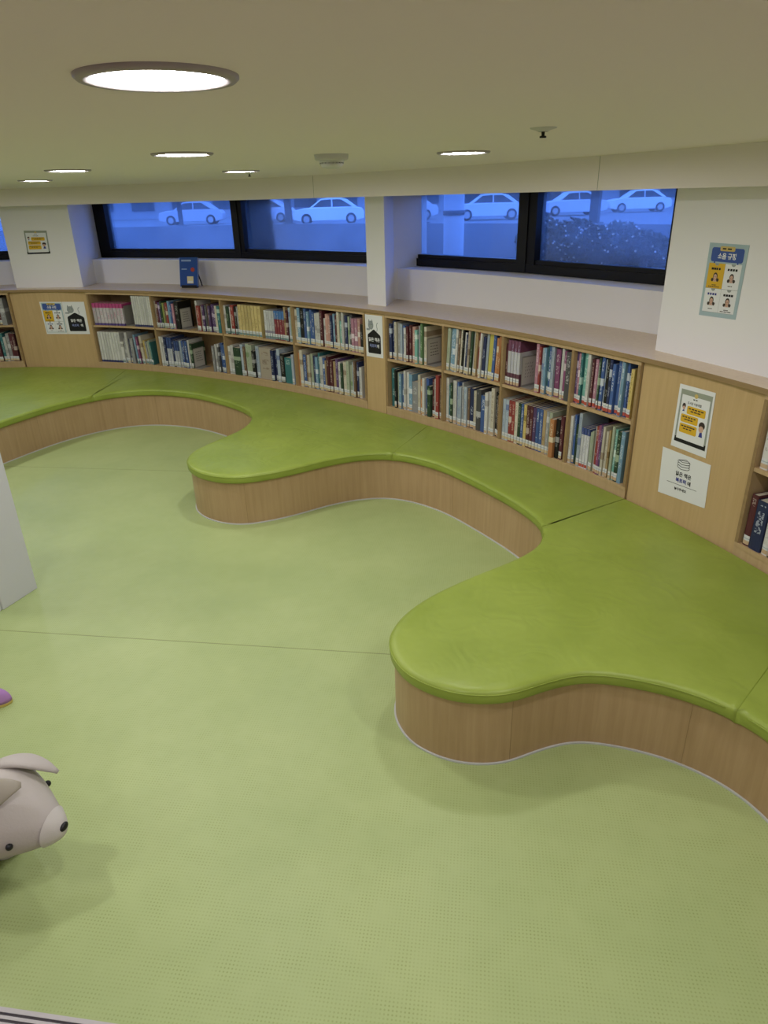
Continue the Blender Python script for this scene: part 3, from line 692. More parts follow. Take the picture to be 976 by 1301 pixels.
class Sheet:
    """a printed sheet: paper with thin ink shapes on its face; u to one side, z up, sizes in metres"""
    def __init__(s, pl, corners, y=0.0, paper='white', th=.0012, curl=0.0):
        # corners: (u, z) lower-left, lower-right, upper-right, upper-left
        s.q = [Vector(c) for c in corners]; s.pl = pl; s.y = y; s.b = B(); s.lay = 0
        s.w = ((s.q[1]-s.q[0]).length + (s.q[2]-s.q[3]).length) / 2; s.h = ((s.q[3]-s.q[0]).length + (s.q[2]-s.q[1]).length) / 2
        o = [Vector((p.x, -y, p.y)) for p in s.q]; f = [Vector((p.x, -y - th, p.y)) for p in s.q]
        k = INK[paper]; s.front = y + th
        for fc in ((f[0], f[1], f[2], f[3]), (o[3], o[2], o[1], o[0])): s.b.face(fc, k)
        for i in range(4):
            j = (i + 1) % 4; s.b.face((o[i], o[j], f[j], f[i]), k)
    def P(s, x, z, lay):
        """x, z run 0..1 over the sheet"""
        a = s.q[0].lerp(s.q[1], x); c = s.q[3].lerp(s.q[2], x); p = a.lerp(c, z)
        return Vector((p.x, -s.front - .00025 * lay, p.y))
    def poly(s, pts, ink, lay=1):
        s.b.face([s.P(x, z, lay) for x, z in pts], INK[ink]); return s
    def rect(s, x0, z0, x1, z1, ink, lay=1): return s.poly([(x0,z0),(x1,z0),(x1,z1),(x0,z1)], ink, lay)
    def rrect(s, x0, z0, x1, z1, ink, lay=1, r=.02):
        pts = []; rz = r * s.w / s.h
        for cx, cz, a0 in ((x1-r, z0+rz, -90), (x1-r, z1-rz, 0), (x0+r, z1-rz, 90), (x0+r, z0+rz, 180)):
            for k in range(4):
                a = math.radians(a0 + 30 * k); pts.append((cx + r*math.cos(a), cz + rz*math.sin(a)))
        return s.poly(pts, ink, lay)
    def disc(s, x, z, rx, rz, ink, lay=1, a0=0, a1=360, n=20):
        pts = [(x + rx*math.cos(math.radians(a0+(a1-a0)*k/n)), z + rz*math.sin(math.radians(a0+(a1-a0)*k/n))) for k in range(n + (a1-a0 < 360))]
        return s.poly(pts, ink, lay)
    def line(s, pts, wd, ink, lay=1):
        """wd in metres"""
        for (x0, z0), (x1, z1) in zip(pts, pts[1:]):
            dx, dz = (x1-x0)*s.w, (z1-z0)*s.h; L = math.hypot(dx, dz) or 1; nx, nz = -dz/L*wd/2/s.w, dx/L*wd/2/s.h
            s.poly([(x0-nx,z0-nz),(x1-nx,z1-nz),(x1+nx,z1+nz),(x0+nx,z0+nz)], ink, lay)
        return s
    def text(s, body, x, z, size, ink, lay=2, bold=.012, squeeze=1.0):
        V_, F_ = text_mesh(body, size, bold, squeeze); k = s.b.mi(INK[ink])
        vs = [s.b.bm.verts.new(s.P(x + vx/s.w, z + vz/s.h, lay)) for vx, vz in V_]
        for f in F_:
            try:
                g = s.b.bm.faces.new([vs[i] for i in f]); g.material_index = k
            except ValueError: pass
        return s
    def dashes(s, x0, x1, z, hz, ink, lay=2, n=4, seed=1):
        """small print too fine to read"""
        rr = random.Random(seed); x = x0; step = (x1-x0)/n
        for k in range(n):
            a = x0 + step*k; s.rect(a, z-hz/2, a + step*rr.uniform(.66, .92), z+hz/2, ink, lay)
        return s
    def done(s, name, label, cat, group=None):
        s.b.bm.transform(s.pl.mtx()); o = s.b.build(name, normals=False)
        return tag(o, label, cat, group)
def girl(S, x, z, k, lay=3):
    """cartoon face with two bunches"""
    w, h = k, k * S.w / S.h
    S.disc(x, z + .1*h, .62*w, .85*h, 'hair', lay)
    S.disc(x - .75*w, z - .62*h, .34*w, .38*h, 'hair', lay); S.disc(x + .75*w, z - .62*h, .34*w, .38*h, 'hair', lay)
    S.disc(x, z - .05*h, .46*w, .66*h, 'skin', lay + 1)
    S.poly([(x-.36*w, z-.62*h), (x+.36*w, z-.62*h), (x+.5*w, z-1.0*h), (x-.5*w, z-1.0*h)], 'skin', lay)
    for sx in (-.2, .2): S.disc(x + sx*w, z + .02*h, .06*w, .09*h, 'hair', lay + 2, n=10)
    S.rect(x-.12*w, z-.36*h, x+.12*w, z-.29*h, 'red', lay + 2)
def noise_rules(pl, q, label, y=0.0, border=False):
    S = Sheet(pl, q, y, 'white' if border else 'sky')
    if border: S.rect(.05, .05, .97, .97, 'sky', 1)
    x0, x1 = .09, .92
    S.rrect(x0, .755, x1, .945, 'blue', 2, .05)
    S.rrect(.30, .90, .68, .965, 'tab', 3, .03); S.dashes(.36, .62, .932, .018, 'black', 4, 2, 3)
    S.text('소음 규정', .5, .835, S.h * .085, 'white', 4, .03, .92)
    for x in (.2, .8): S.rect(x-.02, .725, x+.02, .757, 'blue', 2)
    S.rrect(x0-.02, .06, x1+.0, .735, 'grey', 2, .03)
    xm, zm = .5, .395
    cards = [(x0-.02, zm, xm, .735, 'yellow'), (xm+.004, zm, x1, .735, 'white'), (x0-.02, .065, xm, zm-.005, 'white'), (xm+.004, .065, x1, zm-.005, 'white')]
    for i, (a, c, d, e, ink) in enumerate(cards):
        S.rect(a, c, d, e, ink, 3); mx = (a + d)/2
        S.disc(mx, e, .055, .032, 'grey', 4, 180, 360)
        S.dashes(mx-.13, mx+.13, e-.075, .03, 'navy' if i == 2 else 'black', 4, 4, i+2)
        girl(S, mx, c + .155, .095, 4)
        S.dashes(mx-.06, mx+.06, c+.045, .012, 'hair', 4, 3, i+8)
        if i in (0, 3): S.dashes(mx-.15, mx+.15, c+.022, .012, 'hair', 4, 6, i+12)
    return S.done('noise_rules_sheet', label, 'poster')
def manners(pl, q, label, y=0.0, margin=True):
    S = Sheet(pl, q, y, 'white')
    x0, z0, x1, z1 = (.07, .10, .95, .935) if margin else (.0, .0, 1.0, 1.0)
    X = lambda x: x0 + (x1-x0)*x; Z = lambda z: z0 + (z1-z0)*z
    R = lambda a, c, d, e, ink, lay: S.rect(X(a), Z(c), X(d), Z(e), ink, lay)
    R(0, 0, 1, 1, 'sage', 1); R(.0, .0, 1, .1, 'black', 2); R(.0, .1, .03, .9, 'grey', 2); R(.97, .1, 1, .9, 'grey', 2)
    R(.055, .07, .945, .905, 'white', 3)
    S.disc(X(.5), Z(.925), .05, .035, 'tab', 4); S.dashes(X(.42), X(.58), Z(.855), .016, 'black', 4, 2, 4)
    S.text('도서관 이용예절', X(.48), Z(.775), S.h*.042, 'black', 4, .02, .9)
    boxes = [(.27, .57, .86, .72), (.11, .40, .66, .55), (.11, .20, .66, .375)]
    for i, (a, c, d, e) in enumerate(boxes):
        S.rrect(X(a), Z(c), X(d), Z(e), 'yellow', 4, .03)
        S.dashes(X(a+.05), X(d-.05), Z(e-.045), .02, 'hair', 5, 5, i+3); S.dashes(X(a+.12), X(d-.14), Z(e-.09), .018, 'hair', 5, 3, i+5)
    S.disc(X(.16), Z(.70), .05, .045, 'hair', 4); S.disc(X(.165), Z(.665), .038, .03, 'skin', 5); S.poly([(X(.12), Z(.60)), (X(.2), Z(.60)), (X(.17), Z(.65))], 'navy', 4)
    S.disc(X(.80), Z(.43), .085, .06, 'hair', 4); S.disc(X(.79), Z(.365), .065, .05, 'skin', 5)
    S.poly([(X(.74), Z(.22)), (X(.86), Z(.22)), (X(.83), Z(.32)), (X(.77), Z(.32))], 'navy', 4)
    return S.done('manners_sheet', label, 'poster')
def house_sheet(pl, q, label, y=0.0):
    S = Sheet(pl, q, y, 'white')
    S.poly([(.12,.12),(.14,.09),(.86,.09),(.88,.12),(.88,.50),(.84,.54),(.52,.66),(.46,.66),(.14,.54),(.12,.51)], 'black', 1)
    S.disc(.32, .76, .155, .105, 'cat', 2); S.disc(.34, .735, .09, .05, 'grey', 3)
    for x in (.22, .40): S.poly([(x-.04,.83),(x+.05,.83),(x,.91)], 'cat', 2)
    S.rrect(.06, .635, .26, .68, 'cat', 3, .02)
    for x in (.28, .37): S.disc(x, .775, .014, .01, 'black', 4, n=8)
    S.line([(.66,.62),(.70,.68),(.66,.75),(.68,.81),(.74,.83)], .006, 'cat', 2)
    S.text('읽은 책은', .5, .425, S.h*.10, 'white', 3, .03, .95)
    S.text('북트럭', .42, .275, S.h*.085, 'lilac', 3, .03, 1.0); S.text('에', .715, .275, S.h*.09, 'white', 3, .03)
    return S.done('return_reminder_sheet', label, 'poster')
def book_sheet(pl, q, label, y=0.0):
    S = Sheet(pl, q, y, 'white')
    for k in range(3):     # three stacked books drawn in outline
        z = .70 + .055*k
        S.line([(.36,z),(.44,z-.035),(.56,z-.012),(.60,z+.01)], .003, 'black', 2); S.line([(.36,z),(.355,z+.03),(.37,z+.045)], .003, 'black', 2)
        S.line([(.60,z+.01),(.605,z+.04),(.58,z+.05)], .003, 'black', 2)
    z = .86; S.line([(.37,z-.005),(.45,z-.035),(.60,z+.005),(.52,z+.045),(.37,z-.005)], .003, 'black', 2); S.line([(.42,z-.0),(.54,z+.02)], .002, 'black', 2)
    S.text('읽은 책은', .5, .555, S.h*.105, 'black', 2, .03)
    S.text('북트럭', .46, .415, S.h*.105, 'navy', 2, .04); S.text('에', .632, .41, S.h*.10, 'black', 2, .035)
    S.line([(.17,.315),(.80,.315)], .0022, 'black', 2)
    S.text('놓아주세요', .47, .215, S.h*.07, 'black', 2, .03)
    return S.done('return_reminder_sheet', label, 'poster')
noise_rules(PLN['pierR'], [(.3135,1.415),(.537,1.421),(.539,1.755),(.311,1.757)], 'noise rules sheet with blue heading on the white wall above the broad panel', .001)
manners(PLN['panR'], [(.269,.771),(.499,.771),(.4895,1.102),(.268,1.100)], 'white manners sheet with three yellow boxes on the broad panel', .001)
book_sheet(PLN['panR'], [(.232,.49),(.547,.516),(.537,.747),(.219,.747)], 'white landscape sheet with a drawn book stack, below the manners sheet', .001)
manners(PLN['pierL'], [(.240,1.531),(.504,1.535),(.514,1.760),(.256,1.764)], 'small manners sheet with yellow boxes alone on the white pier', .001, False)
noise_rules(PLN['panL'], [(.339,.723),(.586,.723),(.592,1.061),(.334,1.062)], 'noise rules sheet on plywood beside the black house sheet', .001, True)
house_sheet(PLN['panL'], [(.589,.723),(.846,.723),(.849,1.060),(.595,1.061)], 'black house and cat sheet on plywood beside the noise rules sheet', .001)
house_sheet(PLN['panP'], [(.014,.812),(.205,.817),(.203,1.147),(.008,1.145)], 'black house and cat sheet on the narrow panel below the pillar', .001)

# ------------------------------------------------------------------ blue book on show
p, t, n = curve(4.02); p = Vector((-1.94, 7.44)); rz = math.radians(-14)
r = thing('book_stand', 'small black easel stand under the blue show book', 'book stand', (p.x, p.y, SHELF_TOP), rz)
b = B(); b.box((-.085, -.035, 0), (.085, .015, .012), M_dark); b.box((-.085, -.035, .012), (.085, -.029, .028), M_dark); b.build('ledge', r, .002)
b = B(); b.box((-.07, .0, .0), (.07, .004, .23), M_dark, Matrix.Rotation(math.radians(-12), 4, 'X')); b.build('back_plate', r)
b = B()
for x in (-.06, .05): b.box((x, -.004, .0), (x + .01, .004, .22), M_dark, Matrix.Translation((0, .15, 0)) @ Matrix.Rotation(math.radians(25), 4, 'X'))
b.build('strut', r)
r = thing('show_book', 'blue covered book standing face out on a black stand on the top board', 'book', (p.x, p.y, SHELF_TOP + .0135), rz)
Mt = Matrix.Translation((0, -.028, 0)) @ Matrix.Rotation(math.radians(-12), 4, 'X')
b = B(); b.box((-.1, 0, 0), (.1, .003, .285), INK['cover'], Mt); b.box((-.1, .020, 0), (.1, .023, .285), INK['cover'], Mt); b.box((-.103, 0, 0), (-.1, .023, .285), INK['pale'], Mt)
cv = b.build('cover', r)
B().box((-.099, .0032, .003), (.096, .0198, .282), M_white, Mt).build('page_block', r)
b = B()
b.box((-.02, -.0006, .03), (.05, -.0001, .10), INK['cream'], Mt); b.box((-.012, -.0010, .035), (.042, -.0006, .055), INK['white'], Mt)
b.box((-.08, -.0006, .245), (.03, -.0001, .262), INK['pale'], Mt); b.box((-.08, -.0006, .165), (-.02, -.0001, .175), INK['pale'], Mt)
Md = Mt @ Matrix.Translation((.045, -.0004, .165)) @ Matrix.Rotation(PI/2, 4, 'X')
b.lathe([(0, .0004), (.022, .0004), (.022, 0)], INK['red'], 20, Md)
b.build('cover_print', cv)

# ------------------------------------------------------------------ white stand at the picture edge
A_, B_ = Vector((-2.006, 3.42)), Vector((-2.09, 3.194))
t = (A_ - B_).normalized(); nr = Vector((-t.y, t.x))     # away from the side face
M_stand = mat('stand_shaded', (.60, .60, .62), .5)  # white stand; the shade on its side is put into this colour
r = thing('display_stand', 'white upright stand with a rounded front board, cut off beside the floor seam', 'stand', (A_.x, A_.y, 0))
inv = Matrix.Translation((-A_.x, -A_.y, 0))
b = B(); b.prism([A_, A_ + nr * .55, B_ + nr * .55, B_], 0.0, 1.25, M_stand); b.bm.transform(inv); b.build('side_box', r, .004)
b = B()
fr = B_ - t * .03; arc = [fr + nr * (.0 + .6 * k / 12) - t * (.05 * math.sin(PI * k / 12)) for k in range(13)]
b.prism(arc + [B_ + nr * .6 - t*.001, B_ + nr * .012 - t * .001], 0.0, 1.28, M_white); b.bm.transform(inv); b.build('front_board', r, .004)

# ------------------------------------------------------------------ threshold strip
u = Vector((.321, -.049)).normalized(); v = Vector((u.y, -u.x))   # v points towards the viewer
p0 = Vector((-1.093, 1.152)) - u * 2.2
Mx = Matrix.Translation((p0.x, p0.y, 0)) @ Matrix.Rotation(math.atan2(u.y, u.x), 4, 'Z')
M_al = mat('threshold_metal', (.50, .47, .48), .45, .4); M_gr = mat('groove_dark', (.06, .05, .06), .6)
b = B(); b.box((0, -.012, 0), (4.2, 0, .006), M_al, Mx)
b.box((0, -.018, 0), (4.2, -.012, .003), M_gr, Mx)
for k in range(5): b.box((0, -.028 - .016*k, 0), (4.2, -.0195 - .016*k, .006), M_al, Mx); b.box((0, -.035 - .016*k, 0), (4.2, -.028 - .016*k, .004), M_al if k > 1 else M_gr, Mx)
tag(b.build('trim_1'), kind='structure')
M_lower = mat('grey_tile', (.40, .38, .38), .5)

# ------------------------------------------------------------------ plush dog
M_plush = mat('plush_suede', (.50, .455, .43), .85, .1); M_muz = mat('plush_pale', (.62, .58, .56), .85, .1); M_ear = mat('ear_lining', (.40, .36, .30), .55, .3)
def soften(m, sc):
    t = NT(m); n = t.n('ShaderNodeTexNoise', {'Scale': sc, 'Detail': 3.0}); bb = t.n('ShaderNodeBump', {'Height': n.outputs[0], 'Strength': .15, 'Distance': .004}); t.link(bb.outputs[0], t.b.inputs['Normal'])
soften(M_plush, 40); soften(M_muz, 40); soften(M_ear, 90)
yaw = math.radians(-11)
DOG = (-1.208, 1.555, 0)
dog = thing('plush_dog', 'pale grey plush dog with floppy ears and black bead eyes, on the floor', 'plush toy', DOG, yaw)
HZ = .30
Rh = Matrix.Translation((0, 0, HZ)) @ Matrix.Rotation(math.radians(8), 4, 'Y')
def headpoint(d):
    """radius of the head along a direction: round skull drawn out into a short blunt muzzle"""
    x, y, z = d
    k = max(0.0, x); r = .142
    P_ = Vector((x * .150, y * .146, z * .128))
    f = k ** 1.5
    P_.y *= 1 - .33 * f; P_.z *= 1 - .20 * f; P_.x += .055 * f * f; P_.z -= .022 * f
    return P_
def headmesh(xmin, grow, m):
    b = B(); rings = []; U, W = 40, 28
    th = math.acos(max(-1, xmin))
    for i in range(W + 1):
        a = th * i / W; row = []
        for j in range(U):
            ph = 2 * PI * j / U
            d = Vector((math.cos(a), math.sin(a) * math.cos(ph), math.sin(a) * math.sin(ph)))
            q = headpoint(d); q = q + (q - Vector((-.02, 0, 0))).normalized() * grow
            row.append(q)
        rings.append(row)
    vs = []
    for i, row in enumerate(rings):
        if i == 0 or (i == W and xmin <= -1): vs.append([b.bm.verts.new(Rh @ row[0])])
        else: vs.append([b.bm.verts.new(Rh @ q) for q in row])
    b.mi(m)
    for A, C_ in zip(vs, vs[1:]):
        for j in range(U):
            k = (j + 1) % U
            if len(A) == 1: q = (A[0], C_[j], C_[k])
            elif len(C_) == 1: q = (A[j], A[k], C_[0])
            else: q = (A[j], A[k], C_[k], C_[j])
            f = b.bm.faces.new(q); f.smooth = True
    return b
headmesh(-1, 0, M_plush).build('head', dog)
mz = headmesh(.84, .006, M_muz)
mz.build('muzzle', dog)
def bead(d, r, nm, flat=1.0):
    q = headpoint(Vector(d).normalized()); c = Rh @ (q + (q - Vector((-.02,0,0))).normalized() * .004)
    b = B(); b.ball(c, (r, r, r * flat), M_dark, None, 16, 12); b.build(nm, dog)
bead((.42, .88, .10), .0105, 'eye'); bead((.56, -.80, .06), .0105, 'eye')
q = Rh @ (headpoint(Vector((.985, 0, .17)).normalized()) + Vector((.006, 0, 0)))
b = B(); b.ball(q, (.009, .017, .012), M_dark, None, 20, 14); b.build('nose', dog)
def ear(side):
    b = B(); n = 14; rings = []
    if side > 0:      # sticks out over the face and droops to a point
        A0, A1, A2 = Rh @ Vector((-.045, .075, .105)), Rh @ Vector((.02, .11, .135)), Rh @ Vector((.112, .125, .068)); wdir = Vector((-.2, .85, -.35)).normalized(); W0, T0 = .044, .017
    else:             # folded up over the crown, lining outwards
        A0, A1, A2 = Rh @ Vector((-.05, -.12, .045)), Rh @ Vector((-.01, -.10, .17)), Rh @ Vector((.09, -.01, .150)); wdir = Vector((-.7, -.15, .5)).normalized(); W0, T0 = .055, .010
    for i in range(n + 1):
        s = i / n
        c = A0 * (1-s)**2 + A1 * 2*s*(1-s) + A2 * s*s; a = (A1 - A0) * (1-s) + (A2 - A1) * s
        w = W0 * (math.sin(PI * (.20 + .78 * s)) ** .8) + .002; th = T0 * (1 - .5 * s) * (1.0 if s < .9 else .6) + .001
        wd = (wdir - a.normalized() * wdir.dot(a.normalized())).normalized(); nn = a.cross(wd).normalized()
        rings.append([b.bm.verts.new(c + wd * (w * math.cos(2*PI*j/14)) + nn * (th * math.sin(2*PI*j/14))) for j in range(14)])
    b.mi(M_plush if side > 0 else M_ear)
    for A, C_ in zip(rings, rings[1:]):
        for j in range(14):
            k = (j+1) % 14; f = b.bm.faces.new((A[j], A[k], C_[k], C_[j])); f.smooth = True
    b.bm.faces.new(rings[0]); b.bm.faces.new(rings[-1]); b.build('ear', dog)
ear(1); ear(-1)
b = B(); b.ball((-.30, 0, .24), (.26, .15, .125), M_plush, None, 36, 22); b.build('body', dog)
for x, y in ((-.13, .085), (-.13, -.085), (-.46, .085), (-.46, -.085)):
    b = B(); b.lathe([(0, 0), (.045, 0), (.055, .012), (.056, .05), (.05, .12), (.05, .2), (.0, .21)], M_plush, 20, Matrix.Translation((x, y, 0))); b.build('leg', dog)
b = B(); b.tube([(-.54, 0, .27), (-.59, .01, .31), (-.61, .02, .36), (-.60, .03, .40)], [.02, .018, .015, .008], M_plush); b.build('tail', dog)

# ------------------------------------------------------------------ purple slipper
M_pur = mat('purple_fabric', (.42, .22, .50), .8, .1); M_sole = mat('yellow_sole', (.55, .42, .12), .6)
sl = thing('slipper', 'purple slipper toe with a yellowish sole at the picture edge', 'slipper', (-1.672, 2.43, 0), math.radians(10))
def foot(z, g=0.0): return [(-.20 + .1*(1-math.cos(a)) if False else (.0 - .11 + .11*math.cos(a)) * (1+g) , (.04 + .008*math.cos(a)) * math.sin(a) * (1+g)) for a in [2*PI*k/28 for k in range(28)]]
b = B(); b.prism([Vector(p) for p in foot(0)], 0.0, .014, M_sole); b.build('sole', sl, .004)
b = B(); b.mi(M_pur); rings = []
for k in range(9):
    a = k / 8 * PI / 2; g = math.cos(a); rings.append([b.bm.verts.new(((p[0] + .09) * (g if k < 8 else .02) - .09, p[1] * (.97 * g if k < 8 else .02), .0145 + .075 * math.sin(a))) for p in foot(0)])
for A, C_ in zip(rings, rings[1:]):
    for j in range(28):
        k = (j+1) % 28; f = b.bm.faces.new((A[j], A[k], C_[k], C_[j])); f.smooth = True
b.bm.faces.new(rings[-1]); b.bm.faces.new(rings[0][::-1])
b.build('upper', sl)

# ------------------------------------------------------------------ outside the windows
M_pave = mat('outdoor_paving', (.20, .21, .22), .7); M_road = mat('asphalt', (.17, .18, .19), .8); M_conc = mat('outdoor_concrete', (.18, .195, .215), .8)
M_post = mat('outdoor_steel', (.05, .06, .07), .5)
b = B(); b.prism(ring(S0, S1, .955, 4.3, .4), 1.20, 1.30, M_pave); tag(b.build('ground_terrace'), kind='structure')
b = B(); b.prism(ring(S0, S1, 4.3, 90, .6), .40, .52, M_road); tag(b.build('ground_street'), kind='structure')
b = B(); b.prism(ring(1.0, 10.2, 3.3, 3.5, .2), 1.30, 1.68, M_conc); tag(b.build('reflection_wall'), 'low bluish wall outside the windows, standing in for a reflected parapet', 'stand-in wall')  # wall added outside in place of the parapet reflected in the glass
def s_dir(ratio, off):
    """place along the wall, at a distance off outside it, that lies in plan direction x/y = ratio from the room's entrance"""
    return min((1.0 + .01 * k for k in range(920)), key=lambda s: abs(wp(s, off).x / wp(s, off).y - ratio))
for rt_, w, lab in ((-.261, .03, 'slim dark post imitating a reflected mullion behind the first pane from the posters'), (-.117, .045, 'dark post imitating a reflected mullion behind the pane next to the pillar'), (.062, .05, 'dark post imitating a reflected mullion just past the pillar'), (.294, .05, 'dark post imitating a reflected mullion above the flowering shrubs')):  # posts added outside to imitate window bars reflected in the panes
    p, t, n = curve(s_dir(rt_, 3.4)); q = p + n * 3.4; rz = math.atan2(t.y, t.x)
    r = thing('reflection_post', lab, 'post', (q.x, q.y, 1.68), rz, 'posts imitating reflected mullions')
    B().box((-w, -w*.6, 0), (w, w*.6, 1.0), M_post).build('shaft', r, .004)
    B().box((-w*1.6, -w*1.2, 0.0), (w*1.6, w*1.2, .012), M_post).build('foot_plate', r)
p = wp(s_dir(.105, 1.75), 1.75)
r = thing('outdoor_column', 'pale round column standing outside between pillar and thick window mullion', 'column', (p.x, p.y, 1.30))
b = B(); b.lathe([(0, 0), (.125, 0), (.125, .04), (.10, .05), (.10, 1.6), (0, 1.6)], mat('column_paint', (.40, .42, .45), .5), 28); b.build('shaft', r)
b = B(); b.lathe([(.1005, .52), (.106, .52), (.106, .56), (.1005, .56)], M_post, 28); b.build('clamp', r)
# pale block of flats far across the street
M_fac = mat('facade_render', (.30, .31, .33), .8); M_facw = mat('facade_window', (.05, .06, .07), .2, .5)
r = thing('street_building', 'long pale building far across the street behind the cars', 'building', (4, 74, .52))
B().box((-34, 0, 0), (34, 8, 9), M_fac).build('wall', r)
for k in range(16):
    x = -32 + 4 * k; f = B(); f.box((x, -.08, .7), (x + 2.2, 0, 2.6), M_facw); f.build('window', r)

def car(ratio, y, col, label, rz=0):  # cars added outside to imitate those reflected in the panes
    r = thing('reflection_car', label, 'car', (ratio * y, y, .52), rz, 'cars imitating a window reflection')
    Mc = mat('car_' + label.split()[0], col, .25, .5); Mg = mat('car_glass', (.03, .035, .045), .1, .6); Mtyre = mat('tyre', (.015, .015, .015), .7)
    lower = [(-2.15,.30),(-2.18,.55),(-2.1,.80),(-1.55,.92),(-1.0,.95),(1.35,.96),(2.0,.90),(2.16,.70),(2.15,.32),(1.75,.22),(-1.75,.22)]
    cabin = [(-1.15,.94),(-.45,1.42),(-.1,1.47),(.75,1.47),(1.15,1.38),(1.75,.95)]
    def loft(prof, ws, m, name):
        b = B(); k = b.mi(m); rows = [[b.bm.verts.new((x, y * w, z)) for (x, z) in prof] for y, w in ws]
        for A, C_ in zip(rows, rows[1:]):
            for i in range(len(prof)):
                j = (i+1) % len(prof); b.bm.faces.new((A[i], A[j], C_[j], C_[i]))
        b.bm.faces.new(rows[0][::-1]); b.bm.faces.new(rows[-1]); return b.build(name, r, .04, 3)
    loft(lower, ((-.87, 1), (.87, 1)), Mc, 'body')
    b = B(); bot = [(x, z) for x, z in cabin]; b.mi(Mc)
    A = [b.bm.verts.new((x, -(.82 - .16*(z-.94)/.5), z)) for x, z in cabin]; C_ = [b.bm.verts.new((x, (.82 - .16*(z-.94)/.5), z)) for x, z in cabin]
    for i in range(6): j = (i+1) % 6; b.bm.faces.new((A[i], A[j], C_[j], C_[i]))
    b.bm.faces.new(A[::-1]); b.bm.faces.new(C_); b.build('cabin', r, .03, 2)
    for sgn in (-1, 1):
        for w in ([(-.95,.98),(-.42,1.36),(.18,1.39),(.18,.98)], [(.26,.98),(.26,1.39),(.78,1.38),(1.45,.98)]):
            b = B(); yy = lambda z: sgn * (.826 - .16*(z-.94)/.5)
            f0 = [(x, yy(z), z) for x, z in w]; f1 = [(x, yy(z) + sgn*.006, z) for x, z in w]
            b.face(f0, Mg); b.face(f1, Mg)
            for i in range(4): j = (i+1) % 4; b.face((f0[i], f0[j], f1[j], f1[i]), Mg)
            b.build('side_window', r)
    for x in (-1.35, 1.35):
        for y in (-.80, .80):
            M = Matrix.Translation((x, y, .32)) @ Matrix.Rotation(PI/2, 4, 'X')
            b = B(); b.lathe([(0, -.1), (.2, -.1), (.31, -.09), (.32, -.06), (.32, .06), (.31, .09), (.2, .1), (0, .1)], Mtyre, 28, M); wo = b.build('wheel', r)
            b = B(); b.lathe([(0, .105 if y < 0 else -.105), (.19, .103 if y < 0 else -.103)], M_grey, 20, M); b.build('hub_cap', wo)
car(-.245, 52, (.50, .50, .52), 'silver car imitating a reflection across the street behind the first pane', .05)
car(-.150, 53, (.80, .80, .82), 'white car imitating a reflection across the street, behind the slim pane beside the first mullion', -.06)
car(-.063, 46, (.85, .85, .86), 'bright white car imitating a reflection across the street, seen beside the pillar', .04)
car(.038, 50, (.70, .71, .74), 'pale car imitating a reflection across the street just past the pillar', .08)
car(.150, 46, (.75, .76, .77), 'pale white car imitating a reflection across the street behind the pale column', -.05)
car(.262, 50, (.62, .63, .66), 'light grey car imitating a reflection across the street by the dark post', .05)
car(.350, 54, (.78, .79, .80), 'white car imitating a reflection across the street towards the broad pier', -.05)

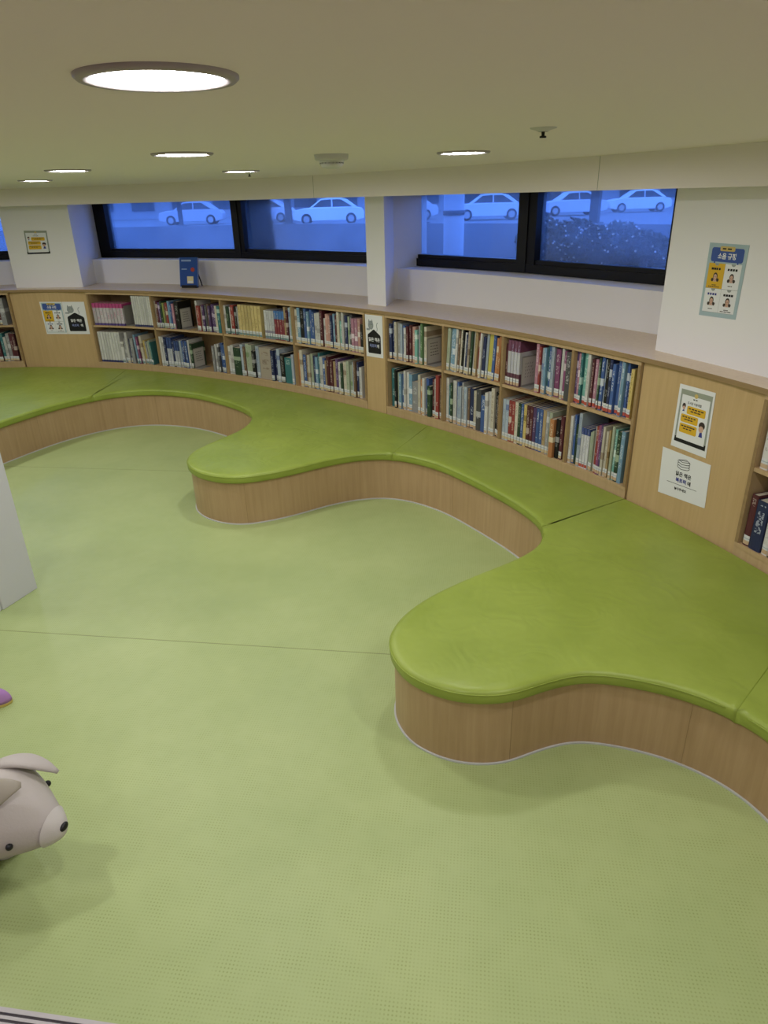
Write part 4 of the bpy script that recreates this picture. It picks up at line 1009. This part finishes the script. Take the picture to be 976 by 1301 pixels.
M_leaf = mat('shrub_leaf', (.02, .035, .02), .5); M_bloom = mat('blossom', (.62, .66, .72), .6); M_twig = mat('twig', (.06, .045, .03), .8)
def shrub(ratio, off, rx, hz, label, nb):
    p, t, n = curve(s_dir(ratio, off)); q = p + n * off; rr = random.Random(int(ratio * 1000))
    r = thing('flowering_shrub', label, 'shrub', (q.x, q.y, 1.361), 0, 'shrubs outside the window')
    b = B()
    for k in range(9):
        a = rr.uniform(0, 2*PI); d = rr.uniform(.1, .8) * rx; b.tube([(0, 0, 0), (math.cos(a)*d*.5, math.sin(a)*d*.5, hz*.5), (math.cos(a)*d, math.sin(a)*d, hz*.85)], [.008, .005, .003], M_twig, 5)
    b.build('stem', r)
    b = B(); fl = B()
    def leafat(bb, c, L, W, m):
        u = Vector((rr.gauss(0,1), rr.gauss(0,1), rr.gauss(0,.7))).normalized(); w = u.orthogonal().normalized(); nn = u.cross(w)
        w = (w * math.cos(a0 := rr.uniform(0, 6.28)) + nn * math.sin(a0))
        bb.face((c - u*L*.5, c + w*W*.5, c + u*L*.5, c - w*W*.5), m)
    for k in range(1500):
        d = Vector((rr.gauss(0,1), rr.gauss(0,1), rr.gauss(0,1))).normalized() * rr.uniform(.55, 1) ** .6
        c = Vector((d.x*rx, d.y*rx, hz*.55 + d.z*hz*.48)); leafat(b, c, .055, .026, M_leaf)
    for k in range(nb):
        d = Vector((rr.gauss(0,1), rr.gauss(0,1), rr.gauss(0,1))).normalized() * rr.uniform(.92, 1.04)
        c = Vector((d.x*rx, d.y*rx, hz*.55 + d.z*hz*.48))
        for m_ in range(3): leafat(fl, c, .024, .02, M_bloom)
    b.build('foliage', r); fl.build('blossom', r)
for ra, off, rx, hz, nb, lab in ((.232, 1.28, .21, .40, 90, 'dark flowering shrub outside in front, beside the thick mullion'), (.298, 1.28, .21, .39, 80, 'dark flowering shrub outside in front, middle of the last pane'), (.364, 1.28, .21, .36, 50, 'dark flowering shrub outside in front, by the broad pier'),
        (.224, 1.78, .23, .44, 70, 'dark flowering shrub outside in the back row, by the thick mullion'), (.268, 1.78, .23, .42, 60, 'dark flowering shrub outside in the back row, middle of the pane'), (.330, 1.78, .23, .40, 40, 'dark flowering shrub outside in the back row, by the broad pier')):
    shrub(ra, off, rx, hz, lab, nb)
b = B(); b.prism(ring(6.3, 9.2, 1.0, 2.2, .2), 1.30, 1.36, mat('soil', (.05, .045, .04), .9)); tag(b.build('soil_bed'), 'dark soil bed outside under the flowering shrubs', 'flower bed')

# ------------------------------------------------------------------ sky, camera, view
w = bpy.data.worlds.new('sky'); SC.world = w; w.use_nodes = True
bg = w.node_tree.nodes['Background']; bg.inputs[0].default_value = (.13, .30, 1.0, 1); bg.inputs[1].default_value = 3.8
cd = bpy.data.cameras.new('camera'); cam = bpy.data.objects.new('camera', cd); COL.objects.link(cam)
cd.sensor_fit = 'VERTICAL'; cd.sensor_height = 36.0; cd.lens = 36.0 * 870 / 1301; cd.clip_start = .02; cd.clip_end = 300
pit, rol = math.atan(401 / 870), math.atan(.0268)
fw = Vector((0, math.cos(pit), -math.sin(pit))); up = Vector((0, math.sin(pit), math.cos(pit))); rt = Vector((1, 0, 0))
r2 = rt * math.cos(rol) - up * math.sin(rol); u2 = rt * math.sin(rol) + up * math.cos(rol)
cam.matrix_world = Matrix(((r2.x, u2.x, -fw.x, 0), (r2.y, u2.y, -fw.y, 0), (r2.z, u2.z, -fw.z, H), (0, 0, 0, 1)))
SC.camera = cam
vs = SC.view_settings; vs.view_transform = 'Standard'; vs.look = 'None'; vs.gamma = 1.0; vs.exposure = 0.0; vs.use_curve_mapping = False
